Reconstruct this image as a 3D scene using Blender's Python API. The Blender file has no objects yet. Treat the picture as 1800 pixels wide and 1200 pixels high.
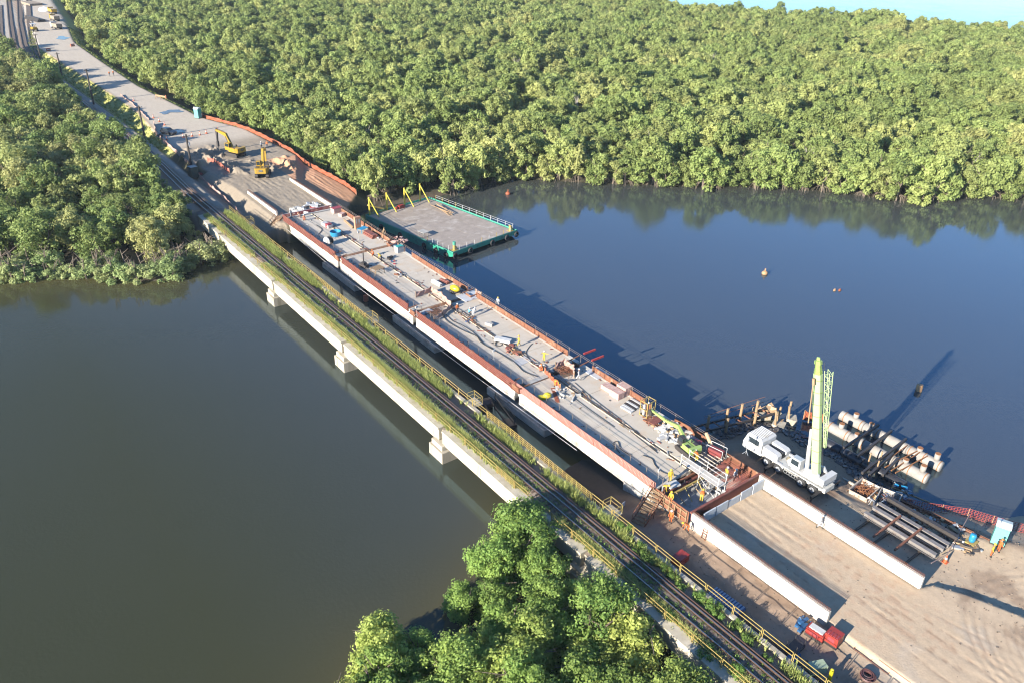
import bpy, bmesh, math, random
import numpy as np
from mathutils import Vector, Matrix

random.seed(11)
rng = np.random.default_rng(11)
sc = bpy.context.scene
COL = sc.collection
R = math.radians

# ------------------------------------------------------------------ camera, sky, sun, exposure
CAM_H = 58.4                       # metres above the water
FPX = 1415.0                       # focal length in pixels of the 1800 px wide photograph
def _n(v): v = np.array(v, float); return v/np.linalg.norm(v)
_yc = _n((-1221, 810, -FPX)); _xc = _n((2121, 725, -FPX)); _zc = _n(np.cross(_xc, _yc)); _xc = _n(np.cross(_yc, _zc))
RWC = np.array([_xc, _yc, _zc])
cam = bpy.data.cameras.new('camera'); cam.sensor_width = 36; cam.lens = 36*FPX/1800
cam.clip_start = 1; cam.clip_end = 20000
co = bpy.data.objects.new('camera', cam); COL.objects.link(co)
co.matrix_world = Matrix([[*RWC[0], 0], [*RWC[1], 0], [*RWC[2], CAM_H], [0, 0, 0, 1]])
sc.camera = co

SUN_EL, SUN_AZ = R(19.8), R(7.5)   # shadows run towards +X, turned 7.5 degrees to +Y
world = bpy.data.worlds.new('World'); sc.world = world; world.use_nodes = True
wn = world.node_tree
sky = wn.nodes.new('ShaderNodeTexSky'); sky.sky_type = 'NISHITA'; sky.sun_disc = False
sky.sun_elevation = SUN_EL; sky.sun_rotation = R(270) - SUN_AZ
sky.altitude = 0; sky.air_density = 1.15; sky.dust_density = 0.0; sky.ozone_density = 7.0
wn.links.new(sky.outputs[0], wn.nodes['Background'].inputs[0]); wn.nodes['Background'].inputs[1].default_value = 0.08
sun = bpy.data.lights.new('sun', 'SUN'); sun.energy = 5.0; sun.angle = R(0.5); sun.color = (1.0, 0.92, 0.79)
so = bpy.data.objects.new('sun', sun); COL.objects.link(so)
_sd = Vector((math.cos(SUN_EL)*math.cos(SUN_AZ), math.cos(SUN_EL)*math.sin(SUN_AZ), -math.sin(SUN_EL)))
so.rotation_euler = _sd.to_track_quat('-Z', 'Y').to_euler()
vs = sc.view_settings; vs.view_transform = 'Standard'; vs.look = 'None'; vs.gamma = 1; vs.use_curve_mapping = False
vs.exposure = 1.92
sc.cycles.max_bounces = 6; sc.cycles.diffuse_bounces = 3; sc.cycles.glossy_bounces = 3; sc.cycles.transmission_bounces = 4
sc.cycles.use_denoising = True; sc.cycles.filter_width = 1.15

# ------------------------------------------------------------------ helpers
def at(px, py, z=0.0):
    """survey: where the sight line of a point of the photograph meets the height z"""
    d = RWC @ np.array([px-900, -(py-600), -FPX]); t = (z-CAM_H)/d[2]
    return Vector((d[0]*t, d[1]*t, z))

class MB:
    """collects shapes; build() links them as ONE mesh object"""
    def __init__(s): s.v = []; s.f = []; s.m = []; s.k = 0
    def mat(s, k): s.k = k; return s
    def add(s, vs, fs):
        b = len(s.v); s.v += [tuple(p) for p in vs]
        for f in fs: s.f.append(tuple(i+b for i in f)); s.m.append(s.k)
        return s
    def box(s, c, d, rz=0, M=None):
        x, y, z = d[0]/2, d[1]/2, d[2]/2
        vs = [Vector((a*x, b*y, e*z)) for e in (-1, 1) for b in (-1, 1) for a in (-1, 1)]
        m = M if M is not None else Matrix.Rotation(rz, 3, 'Z')
        vs = [m @ p + Vector(c) for p in vs]
        return s.add(vs, [(0, 2, 3, 1), (4, 5, 7, 6), (0, 1, 5, 4), (1, 3, 7, 5), (3, 2, 6, 7), (2, 0, 4, 6)])
    def b2(s, lo, hi):
        return s.box([(a+b)/2 for a, b in zip(lo, hi)], [b-a for a, b in zip(lo, hi)])
    def bar(s, p, q, w, h=None):
        """rectangular bar from p to q"""
        p, q = Vector(p), Vector(q); d = q-p; L = d.length
        if L < 1e-6: return s
        d /= L; up = Vector((0, 0, 1)) if abs(d.z) < .95 else Vector((0, 1, 0))
        a = d.cross(up).normalized(); b = a.cross(d)
        M = Matrix((a, d, b)).transposed()
        return s.box((p+q)/2, (w, L, h or w), M=M)
    def tube(s, pts, r, n=6, cap=True):
        pts = [Vector(p) for p in pts]; rs = r if isinstance(r, (list, tuple)) else [r]*len(pts)
        vs = []; fs = []
        for i, p in enumerate(pts):
            d = (pts[min(i+1, len(pts)-1)]-pts[max(i-1, 0)])
            d = d.normalized() if d.length > 1e-9 else Vector((0, 0, 1))
            up = Vector((0, 0, 1)) if abs(d.z) < .9 else Vector((1, 0, 0))
            a = d.cross(up).normalized(); b = d.cross(a)
            for k in range(n):
                t = 2*math.pi*k/n; vs.append(p + a*(rs[i]*math.cos(t)) + b*(rs[i]*math.sin(t)))
        for i in range(len(pts)-1):
            for k in range(n):
                fs.append((i*n+k, i*n+(k+1) % n, (i+1)*n+(k+1) % n, (i+1)*n+k))
        if cap: fs.append(tuple(range(n-1, -1, -1))); fs.append(tuple((len(pts)-1)*n+k for k in range(n)))
        return s.add(vs, fs)
    def cyl(s, p, q, r, n=12, r2=None): return s.tube([p, q], [r, r if r2 is None else r2], n)
    def prism(s, poly, z0, z1):
        n = len(poly); vs = [(x, y, z0) for x, y in poly]+[(x, y, z1) for x, y in poly]
        fs = [tuple(range(n-1, -1, -1)), tuple(range(n, 2*n))]+[(i, (i+1) % n, n+(i+1) % n, n+i) for i in range(n)]
        return s.add(vs, fs)
    def extr(s, poly, M, w):
        """2-D profile (a,b) extruded by +-w/2 across; M maps (across, a, b) into place (4x4)"""
        n = len(poly); vs = [M @ Vector((-w/2, a, b)) for a, b in poly]+[M @ Vector((w/2, a, b)) for a, b in poly]
        fs = [tuple(range(n-1, -1, -1)), tuple(range(n, 2*n))]+[(i, (i+1) % n, n+(i+1) % n, n+i) for i in range(n)]
        return s.add(vs, fs)
    def ball(s, c, r, n=8, m=6, sz=(1, 1, 1), zmin=-1):
        vs = []; fs = []
        for j in range(m+1):
            ph = math.pi*j/m-math.pi/2
            for i in range(n):
                t = 2*math.pi*i/n
                vs.append((c[0]+r*sz[0]*math.cos(ph)*math.cos(t), c[1]+r*sz[1]*math.cos(ph)*math.sin(t), c[2]+r*sz[2]*max(zmin, math.sin(ph))))
        for j in range(m):
            for i in range(n): fs.append((j*n+i, j*n+(i+1) % n, (j+1)*n+(i+1) % n, (j+1)*n+i))
        return s.add(vs, fs)
    def torus(s, c, R_, r, axis='Z', n=16, m=6):
        vs = []; fs = []
        for i in range(n):
            t = 2*math.pi*i/n
            for j in range(m):
                u = 2*math.pi*j/m; a = (R_+r*math.cos(u))*math.cos(t); b = (R_+r*math.cos(u))*math.sin(t); w = r*math.sin(u)
                p = {'Z': (a, b, w), 'X': (w, a, b), 'Y': (a, w, b)}[axis]
                vs.append(Vector(p)+Vector(c))
        for i in range(n):
            for j in range(m): fs.append((i*m+j, ((i+1) % n)*m+j, ((i+1) % n)*m+(j+1) % m, i*m+(j+1) % m))
        return s.add(vs, fs)
    def mesh(s, name, mats, smooth=False):
        me = bpy.data.meshes.new(name); me.from_pydata(s.v, [], s.f)
        for m in (mats if isinstance(mats, (list, tuple)) else [mats]): me.materials.append(m)
        if isinstance(mats, (list, tuple)) and len(mats) > 1:
            me.polygons.foreach_set('material_index', np.array(s.m, dtype=np.int32))
        bm = bmesh.new(); bm.from_mesh(me); bmesh.ops.recalc_face_normals(bm, faces=bm.faces); bm.to_mesh(me); bm.free()
        if smooth: me.polygons.foreach_set('use_smooth', np.ones(len(me.polygons), bool))
        me.update(); return me
    def build(s, name, mats, parent=None, smooth=False, loc=None):
        return obj(name, s.mesh(name, mats, smooth), parent, loc)

def obj(name, me, parent=None, loc=None):
    o = bpy.data.objects.new(name, me); COL.objects.link(o)
    if parent is not None: o.parent = parent
    if loc is not None: o.location = loc
    return o
def tag(o, label=None, cat=None, group=None, kind=None):
    for k, v in (('label', label), ('category', cat), ('group', group), ('kind', kind)):
        if v: o[k] = v
    return o
def empty(name, loc=(0, 0, 0), rz=0, label=None, cat=None, group=None):
    o = bpy.data.objects.new(name, None); COL.objects.link(o); o.location = loc; o.rotation_euler = (0, 0, rz)
    o.empty_display_size = .2
    return tag(o, label, cat, group)
def copy_tree(o, parent=None):
    c = o.copy(); COL.objects.link(c); c.parent = parent
    for ch in list(o.children): copy_tree(ch, c)
    return c
def put(proto, used, loc, rz=0, label=None, group=None, sc_=None):
    """first call places the prototype itself, later calls copies of it"""
    o = copy_tree(proto) if used.get(proto.name) else proto
    used[proto.name] = 1
    o.location = loc; o.rotation_euler = (0, 0, rz)
    if sc_ is not None: o.scale = sc_ if isinstance(sc_, (tuple, list)) else (sc_,)*3
    if label: o['label'] = label
    if group: o['group'] = group
    return o
USED = {}

# ------------------------------------------------------------------ materials
MATS = {}
def M(name, c1, c2=None, scale=3.0, rough=.75, metal=0.0, bump=0.0, bscale=None, c3=None, s3=.35, streak=False, spec=None):
    """two-tone noise surface, c3 = blotches of wear or dirt; world position drives it, so no two copies look alike"""
    if name in MATS: return MATS[name]
    assert c1, name
    c1 = [c*.76 for c in c1]; c2 = [c*.76 for c in c2] if c2 else None; c3 = [c*.76 for c in c3] if c3 else None   # exposure is set for the shade, so paints stay modest
    m = bpy.data.materials.new(name); m.use_nodes = True; nt = m.node_tree; N = nt.nodes; L = nt.links
    bs = N['Principled BSDF']; bs.inputs['Roughness'].default_value = rough; bs.inputs['Metallic'].default_value = metal
    if spec is not None: bs.inputs['Specular IOR Level'].default_value = spec
    ge = N.new('ShaderNodeNewGeometry'); vec = ge.outputs['Position']
    if streak:
        mp = N.new('ShaderNodeMapping'); mp.inputs['Scale'].default_value = (1, 1, .15); L.new(vec, mp.inputs[0]); vec = mp.outputs[0]
    no = N.new('ShaderNodeTexNoise'); no.inputs['Scale'].default_value = scale; no.inputs['Detail'].default_value = 6; no.inputs['Roughness'].default_value = .65
    L.new(vec, no.inputs['Vector'])
    cr = N.new('ShaderNodeMapRange'); cr.inputs[1].default_value = .32; cr.inputs[2].default_value = .68
    L.new(no.outputs[0], cr.inputs[0])
    mx = N.new('ShaderNodeMix'); mx.data_type = 'RGBA'; mx.inputs[6].default_value = (*c1, 1); mx.inputs[7].default_value = (*(c2 or [c*.72 for c in c1]), 1)
    L.new(cr.outputs[0], mx.inputs[0]); col = mx.outputs[2]
    if c3:
        n3 = N.new('ShaderNodeTexNoise'); n3.inputs['Scale'].default_value = s3; n3.inputs['Detail'].default_value = 8; n3.inputs['Roughness'].default_value = .7
        L.new(vec, n3.inputs['Vector'])
        r3 = N.new('ShaderNodeMapRange'); r3.inputs[1].default_value = .53; r3.inputs[2].default_value = .66; L.new(n3.outputs[0], r3.inputs[0])
        m3 = N.new('ShaderNodeMix'); m3.data_type = 'RGBA'; L.new(r3.outputs[0], m3.inputs[0]); L.new(col, m3.inputs[6]); m3.inputs[7].default_value = (*c3, 1); col = m3.outputs[2]
    L.new(col, bs.inputs['Base Color'])
    if bump:
        nb = N.new('ShaderNodeTexNoise'); nb.inputs['Scale'].default_value = bscale or scale*4; nb.inputs['Detail'].default_value = 5
        L.new(ge.outputs['Position'], nb.inputs['Vector'])
        bp = N.new('ShaderNodeBump'); bp.inputs['Strength'].default_value = 1; bp.inputs['Distance'].default_value = bump
        L.new(nb.outputs[0], bp.inputs['Height']); L.new(bp.outputs[0], bs.inputs['Normal'])
    MATS[name] = m; return m

white_conc = M('white_concrete', (.54, .51, .455), (.45, .415, .36), .8, .8, bump=.006, c3=(.36, .315, .245), s3=.5, streak=True)
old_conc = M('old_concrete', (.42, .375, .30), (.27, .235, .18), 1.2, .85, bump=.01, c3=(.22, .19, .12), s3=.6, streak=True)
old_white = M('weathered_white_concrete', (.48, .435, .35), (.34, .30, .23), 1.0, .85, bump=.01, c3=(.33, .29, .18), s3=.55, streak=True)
grey_conc = M('grey_concrete', (.40, .39, .37), (.28, .275, .26), 1.5, .85, bump=.008, c3=(.18, .18, .17), s3=.7)
deck_conc = M('deck_concrete', (.47, .42, .355), (.40, .355, .295), .7, .8, bump=.004, c3=(.44, .35, .26), s3=.30)
steel_rust = M('rusty_steel', (.23, .085, .04), (.13, .05, .03), 4, .8, bump=.004)
form_red = M('red_formwork', (.19, .058, .04), (.14, .042, .031), 2.5, .7, c3=(.215, .11, .08), s3=1.2)
form_orange = M('orange_rust_panel', (.20, .078, .037), (.145, .055, .03), 1.6, .75, c3=(.27, .18, .11), s3=.8)
yellow_paint = M('yellow_paint', (.36, .27, .075), (.30, .22, .065), 5, .6, c3=(.20, .115, .045), s3=2.2)
rail_steel = M('rail_steel', (.085, .055, .045), (.15, .09, .06), 3, .5, metal=.3)
rail_top = M('polished_rail_top', (.55, .53, .5), (.45, .43, .4), 3, .25, metal=.9)
wood = M('timber', (.33, .22, .12), (.23, .15, .085), 3, .85)
wood_dark = M('dark_timber', (.13, .09, .06), (.08, .055, .04), 3, .85)
dark_steel = M('dark_steel', (.045, .042, .045), (.07, .06, .055), 3, .55, metal=.4)
black = M('black_rubber', (.018, .018, .02), (.03, .03, .03), 3, .8)
white_paint = M('white_paint', (.50, .50, .50), (.43, .43, .42), 2, .4, c3=(.40, .38, .34), s3=1.5)
glass = M('dark_glass', (.03, .04, .05), (.02, .03, .035), 2, .08)
lime = M('lime_paint', (.29, .40, .11), (.25, .35, .095), 2, .4)
cat_yellow = M('machine_yellow', (.38, .225, .012), (.32, .19, .012), 2, .45, c3=(.26, .17, .05), s3=1.3)
# ------------------------------------------------------------------ land, water
LAND_NEAR = [(-60, -60), (-8, 28), (13.9, 40.2), (20.5, 44.8), (25.4, 42.6), (28.7, 46.0), (34, 48.4), (41.6, 51.6), (47.7, 55), (52.8, 56), (59.7, 54.5), (66, 52.5), (71.1, 50.5),
             (76, 50.2), (80, 46), (79.5, 41.2), (80.6, 38.4), (79.2, 35), (78.6, 31), (79, 28.4), (80.5, 26.7), (83.7, 23.2), (86.9, 19.8), (90.6, 15.5), (94, 11.2), (120, -20), (120, -60)]
LAND_FAR = [(-400, 420), (-120, 250), (-8.9, 165), (6.1, 151), (10.7, 147.5), (16.4, 145), (25.2, 136.6), (29.4, 135), (33.7, 138.8), (39.9, 139), (43, 141), (47.7, 143), (51.6, 140.9),
            (53.7, 139.5), (64, 139), (66.5, 146), (72.9, 147.5), (81, 147.4), (88.7, 146.5), (95.4, 147), (103.1, 149), (115.1, 147), (121.1, 140), (146.3, 119), (162.2, 108), (171, 98),
            (179, 84.5), (192, 82), (201, 73.5), (214, 60), (270, 0), (420, -60), (500, 140), (478, 192), (438, 228), (455, 255), (420, 278), (396, 314), (376, 368), (384, 480), (450, 760), (-400, 760)]
ROAD = [(66, 140.5), (66, 165), (72.5, 180), (71, 209), (65.5, 227), (63.9, 253), (62.4, 277), (62.8, 322), (63.7, 372), (75, 452), (84, 526), (104, 640), (84, 640), (70.9, 532), (54.6, 402),
        (50.1, 364), (51.2, 329), (52.6, 278), (53.3, 242), (50.3, 206), (49.5, 190), (52.6, 165), (52.6, 140.5)]
DIRT = [(65, 143), (69.5, 147), (73.2, 150.8), (73.4, 160), (72.6, 180), (65, 180)]
YARD = [(30, 372), (52, 366), (58, 402), (76, 532), (90, 640), (20, 640), (24, 450)]
RAILWAY = [(43.6, -30), (43.6, 170), (44.3, 188), (44.6, 215), (43.8, 250), (42.8, 290), (41.9, 330), (43.5, 365), (49, 400), (58, 450), (66, 520), (84, 640)]

def sdist(poly, x, y):
    """signed distance to a polygon, positive inside"""
    n = len(poly); d = np.full(x.shape, 1e18); ins = np.zeros(x.shape, bool)
    for i in range(n):
        ax, ay = poly[i]; bx, by = poly[(i+1) % n]; ex, ey = bx-ax, by-ay
        t = np.clip(((x-ax)*ex+(y-ay)*ey)/(ex*ex+ey*ey), 0, 1)
        d = np.minimum(d, (x-ax-t*ex)**2+(y-ay-t*ey)**2)
        c = ((ay > y) != (by > y)); ins ^= c & (x < ex*(y-ay)/(ey if ey else 1e-9)+ax)
    d = np.sqrt(d); return np.where(ins, d, -d)
def pdist(line, x, y):
    d = np.full(x.shape, 1e18)
    for (ax, ay), (bx, by) in zip(line[:-1], line[1:]):
        ex, ey = bx-ax, by-ay; t = np.clip(((x-ax)*ex+(y-ay)*ey)/(ex*ex+ey*ey), 0, 1)
        d = np.minimum(d, (x-ax-t*ex)**2+(y-ay-t*ey)**2)
    return np.sqrt(d)
_P = rng.permutation(512); _G = rng.random((512,))
def vnoise(x, y):
    xi = np.floor(x).astype(int); yi = np.floor(y).astype(int); fx = x-xi; fy = y-yi
    fx = fx*fx*(3-2*fx); fy = fy*fy*(3-2*fy)
    def g(a, b): return _G[(_P[(a & 255)] + b) & 511]
    return (g(xi, yi)*(1-fx)+g(xi+1, yi)*fx)*(1-fy)+(g(xi, yi+1)*(1-fx)+g(xi+1, yi+1)*fx)*fy
def fbm(x, y, o=4):
    s = 0; a = .5; t = 0
    for k in range(o): s = s+a*vnoise(x*2**k+17*k, y*2**k+5*k); t += a; a *= .55
    return s/t
def ss(a, b, v): t = np.clip((v-a)/(b-a), 0, 1); return t*t*(3-2*t)

# wheel ruts in the sand: polylines (world x, y), width
RUTS = []
for k, (dx, a) in enumerate(((56.6, .3), (58.3, .2), (59.9, -.2), (61.2, .1), (58.9, -.5))):
    RUTS.append(([(dx+a*math.sin(i*.7+k), 38-i*1.6) for i in range(22)], .22))
for k in range(9):   # curved tracks where the machines turn, sweeping off to the water side
    r0 = 5.2+k*.75
    RUTS.append(([(68.6+k*.1+r0*math.cos(t), 4.5+r0*1.15*math.sin(t)) for t in np.linspace(R(40+k), R(185), 22)], .2))
for k in range(3):
    RUTS.append(([(58.5+k*1.7+.14*i+i*i*.012, 21-i*1.2) for i in range(16)], .16))
FAR_RUTS = []
for k in range(7): FAR_RUTS.append(([(66.2+k*.9+.25*math.sin(i+k), 146+i*2.2) for i in range(15)], .22))
for k in range(6): FAR_RUTS.append(([(55.5+k*1.4+.3*math.sin(i*.8+k), 148+i*2) for i in range(12)], .22))

def height(x, y):
    d1 = sdist(LAND_NEAR, x, y); d2 = sdist(LAND_FAR, x, y)
    n1 = fbm(x*.25, y*.25); n2 = fbm(x*1.3+40, y*1.3)
    # near side: building yard right of the railway, marsh left of it
    hy = np.clip(d1*.34+(n1-.5)*.8, -1.3, 2.45)
    hm = np.clip(d1*.2, -1.3, .6)+(n1-.5)*.3*(d1 > 0)
    bank = np.interp(y, [30, 38, 44, 50, 57], [2.45, 2.3, 1.7, .6, -.15])+(n1-.5)*.5
    wb = ss(46, 47, x)*(1-ss(65, 68, x)); hy = np.where(d1 > -6, hy*(1-wb)+np.minimum(hy, bank)*wb, hy)
    w = ss(46.0, 48.5, x); h = hm*(1-w)+hy*w
    # sand filled up between the retaining walls and on towards the camera; a low edge towards the river
    edge = np.interp(y, [-60, 12.9, 15.1, 17.3, 19.8, 20.4], [74, 69.1, 68.3, 67.5, 66.0, 64.4])
    fill = ss(53.4, 53.9, x)*(1-ss(-.5, .6, x-edge))*(1-ss(39.2, 39.5, y))*(d1 > 2)
    fill = np.where(y < 22.5, fill*ss(-.2, 1.6, x-(51.6+.12*(22.5-y))), fill)
    h = h*(1-fill)+fill*(2.83+.05*(n1-.5))
    low = ss(64, 71, x)*ss(2, 10, d1)*(1-fill); h = h-low*.35
    # far side
    hf = np.clip(d2*.3, -1.3, .8)+(n1-.5)*.5*(d2 > 0)
    h = np.where(d2 > -6, np.maximum(hf, np.where(d1 > -6, h, -1.3)), h)
    rd = sdist(ROAD, x, y); hr = np.interp(y, [135, 141, 165, 185, 240, 700], [3.3, 3.4, 3.7, 4.3, 4.4, 4.4])-np.maximum(0, -rd)*.6
    dirt = np.interp(y, [144.5, 149.5, 155], [1.4, 2.4, 2.9])-np.maximum(0, -sdist(DIRT, x, y))*.55
    yard = 3.9-np.maximum(0, -sdist(YARD, x, y))*.4
    rl = np.where(y > 152, 3.75-np.maximum(0, pdist(RAILWAY, x, y)-3.0)*.6-np.maximum(0, 156-y)*1.1, -9)
    mud = np.where((x > 46.5) & (x < 54) & (y > 141), np.clip((y-140.5)*.16, 0, 2.2), -9)
    h = np.where((d2 > 0), np.maximum.reduce([h, hr, dirt, yard, rl, mud]), h)
    rough = (n2-.5)*np.where(h > .3, .13, .06)*np.where(fill > .5, .16, np.where((x > 64) & (y < 60), .45, 1))
    rough = rough*np.where(rd > 0, np.where(y > 196, .15, 1.4), 1)
    h = h+rough
    # dug-up heaps at the head of the works and the spoil heap on the yard's river side
    h = h+ss(.50, .8, fbm(x*.55, y*.4+9))*1.5*(ss(170, 178, y)*(1-ss(192, 200, y))*ss(48, 50, x)*(1-ss(60, 64, x)))
    h = h+ss(.45, .8, fbm(x*.5+3, y*.5+9))*1.2*(ss(60, 64, x)*(1-ss(69, 71, x))*ss(168, 171, y)*(1-ss(178, 182, y)))
    for line, wd in RUTS:
        lx = np.array([p[0] for p in line]); ly = np.array([p[1] for p in line])
        sel = (x > lx.min()-1) & (x < lx.max()+1) & (y > ly.min()-1) & (y < ly.max()+1)
        if sel.any():
            d = pdist(line, x[sel], y[sel]); h[sel] += (-.04*np.exp(-(d/wd)**2)+.02*np.exp(-((d-2*wd)/wd)**2))*1.05*np.clip(n1[sel]*1.9-.5, 0, 1)
    for line, wd in FAR_RUTS:
        sel = (x > 54.2) & (x < 74) & (y > 144) & (y < 182)
        d = pdist(line, x[sel], y[sel]); h[sel] += (-.1*np.exp(-(d/wd)**2)+.06*np.exp(-((d-2*wd)/wd)**2))*n2[sel]*np.clip(n1[sel]*2-.4, 0, 1)
    return h
def hgt(x, y): return float(height(np.array([float(x)]), np.array([float(y)]))[0])
def onground(px, py, z0=2.5):
    z = z0
    for _ in range(6): p = at(px, py, z); z = hgt(p.x, p.y)
    p = at(px, py, z); return p

def axis(*segs):
    out = []
    for a, b, st in segs: out += list(np.arange(a, b-1e-6, st))
    out.append(segs[-1][1]); return np.array(out)
gx = axis((-400, -60, 34), (-60, 0, 6), (0, 46, 1.2), (46, 75, .22), (75, 96, .5), (96, 220, 4), (220, 520, 12))
gy = axis((-60, 0, 6), (0, 7, .6), (7, 47, .22), (47, 58, .5), (58, 130, 6), (130, 141, 1), (141, 200, .36), (200, 280, 1.2), (280, 420, 3), (420, 760, 12))
GX, GY = np.meshgrid(gx, gy); GH = height(GX.ravel(), GY.ravel()).reshape(GX.shape)
nx, ny = len(gx), len(gy)
vv = np.stack([GX.ravel(), GY.ravel(), GH.ravel()], 1)
ii = (np.arange(ny-1)[:, None]*nx+np.arange(nx-1)[None, :]).ravel()
ff = np.stack([ii, ii+1, ii+nx+1, ii+nx], 1)
keep = vv[ff][:, :, 2].max(1) > -1.25                 # nothing of the river bed shows through the muddy water
ff = ff[keep]
me = bpy.data.meshes.new('ground'); me.from_pydata(vv.tolist(), [], ff.tolist()); me.update()
# ground colour, place by place, with darker lines along the ruts
x, y, z = vv[:, 0], vv[:, 1], vv[:, 2]
gn = fbm(x*.35, y*.35, 5); gf = fbm(x*1.7, y*1.7, 4)
C = {'mud': (.095, .075, .055), 'sand': (.475, .365, .255), 'dirt': (.33, .235, .165), 'clay': (.36, .20, .12), 'forest': (.06, .055, .03), 'grass': (.27, .265, .085), 'gravel': (.33, .29, .24),
     'grey': (.215, .178, .135), 'asphalt': (.34, .295, .24), 'brown': (.235, .16, .11), 'pale': (.44, .39, .33)}
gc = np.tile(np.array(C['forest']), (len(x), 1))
def paint(mask, c, k=1.0):
    m = np.clip(mask, 0, 1)[:, None]*k; gc[:] = gc*(1-m)+np.array(C[c])*m
d1 = sdist(LAND_NEAR, x, y); d2 = sdist(LAND_FAR, x, y); rd = sdist(ROAD, x, y)
nearyard = ss(46.5, 48, x)*(d1 > -3)
paint(nearyard, 'dirt'); paint(nearyard*ss(.4, .6, gn)*(x < 53.6), 'brown', .8)
paint(nearyard*(1-ss(.4, 1.7, z)), 'mud')
fill = ss(53.4, 53.9, x)*(y < 39.4)*(d1 > 2)*(1-ss(64.2, 64.6, x))
fill = np.maximum(fill, (y < 22)*ss(51.6, 53, x)*(d1 > 2))
paint(fill, 'sand'); paint(fill*ss(.52, .7, gn), 'pale', .35); paint(fill*ss(.5, .62, gf)*ss(.4, .55, fbm(x*.2+7, y*.2)), 'clay', .30)
paint(nearyard*ss(64.6, 65.4, x)*(y < 33), 'sand', .85); paint(nearyard*ss(65, 66, x)*ss(30, 36, y), 'brown', .75)
paint(nearyard*ss(64.6, 65.4, x)*ss(.5, .65, gn), 'brown', .6)
paint((d2 > 0)*ss(46, 47, x)*(1-ss(53, 54, x))*(y < 178), 'grey', .9)
paint(ss(-.5, 1, rd), 'grey'); paint(ss(-.5, 1, rd)*ss(196, 204, y), 'asphalt')
paint(ss(-5.0, -4.2, rd)*(1-ss(-.6, .2, rd))*(y > 196), 'grass'); paint(ss(-1.2, -.2, rd)*(1-ss(-.2, .6, rd))*(y > 205)*ss(.45, .6, gn), 'dirt')
paint(ss(-.3, .4, sdist(DIRT, x, y))*(1-ss(-.1, .1, sdist([(52, 140), (65.2, 140), (65.2, 182), (52, 182)], x, y))), 'clay')
paint(ss(-.3, .4, sdist(YARD, x, y))*(rd < .5), 'pale', .9)
for line, wd_ in RUTS[:5]:
    sel = (x > 54) & (x < 64.3) & (y > 3) & (y < 39.2); m_ = np.zeros(len(x)); m_[sel] = np.exp(-(pdist(line, x[sel], y[sel])/.13)**2)*ss(.42, .6, gf[sel]); paint(m_, 'brown', .6)
for line, wd_ in RUTS[5:]:
    sel = (x > 54) & (x < 84) & (y > -5) & (y < 24); m_ = np.zeros(len(x)); m_[sel] = np.exp(-(pdist(line, x[sel], y[sel])/.14)**2)*ss(.38, .6, gn[sel]); paint(m_, 'brown', .4)
rw = pdist(RAILWAY, x, y); paint((y > 152)*(1-ss(3.0, 4.0, rw)), 'gravel', .85); paint((y > 152)*(1-ss(1.2, 2.0, rw)), 'brown', .8)
paint((y > 200)*ss(3, 5, rw)*(rd < -.5)*(x < 53)*(x > 44)*(1-ss(366, 372, y)), 'grass')
paint((d2 > 0)*(1-ss(.1, .9, z)), 'mud')
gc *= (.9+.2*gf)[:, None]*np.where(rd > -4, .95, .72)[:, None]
ca = me.color_attributes.new('ground_colour', 'FLOAT_COLOR', 'POINT')
ca.data.foreach_set('color', np.concatenate([gc, np.ones((len(x), 1))], 1).astype(np.float32).ravel())
gm = bpy.data.materials.new('earth'); gm.use_nodes = True; N = gm.node_tree.nodes; L = gm.node_tree.links; bs = N['Principled BSDF']
bs.inputs['Roughness'].default_value = .92; bs.inputs['Specular IOR Level'].default_value = .25
vc = N.new('ShaderNodeVertexColor'); vc.layer_name = 'ground_colour'; ge = N.new('ShaderNodeNewGeometry')
n1 = N.new('ShaderNodeTexNoise'); n1.inputs['Scale'].default_value = 2.2; n1.inputs['Detail'].default_value = 9; n1.inputs['Roughness'].default_value = .75; L.new(ge.outputs['Position'], n1.inputs['Vector'])
mr = N.new('ShaderNodeMapRange'); mr.inputs[1].default_value = .3; mr.inputs[2].default_value = .7; mr.inputs[3].default_value = .88; mr.inputs[4].default_value = 1.1; L.new(n1.outputs[0], mr.inputs[0])
mm = N.new('ShaderNodeMix'); mm.data_type = 'RGBA'; mm.blend_type = 'MULTIPLY'; mm.inputs[0].default_value = 1; L.new(vc.outputs[0], mm.inputs[6]); L.new(mr.outputs[0], mm.inputs[7]); L.new(mm.outputs[2], bs.inputs['Base Color'])
n2 = N.new('ShaderNodeTexNoise'); n2.inputs['Scale'].default_value = 5; n2.inputs['Detail'].default_value = 8; n2.inputs['Roughness'].default_value = .7; L.new(ge.outputs['Position'], n2.inputs['Vector'])
bp = N.new('ShaderNodeBump'); bp.inputs['Distance'].default_value = .03; L.new(n2.outputs[0], bp.inputs['Height']); L.new(bp.outputs[0], bs.inputs['Normal'])
me.materials.append(gm); me.polygons.foreach_set('use_smooth', np.ones(len(me.polygons), bool))
ground = tag(obj('ground', me), kind='structure', label='bare earth, sand and mud banks of the river')

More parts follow.
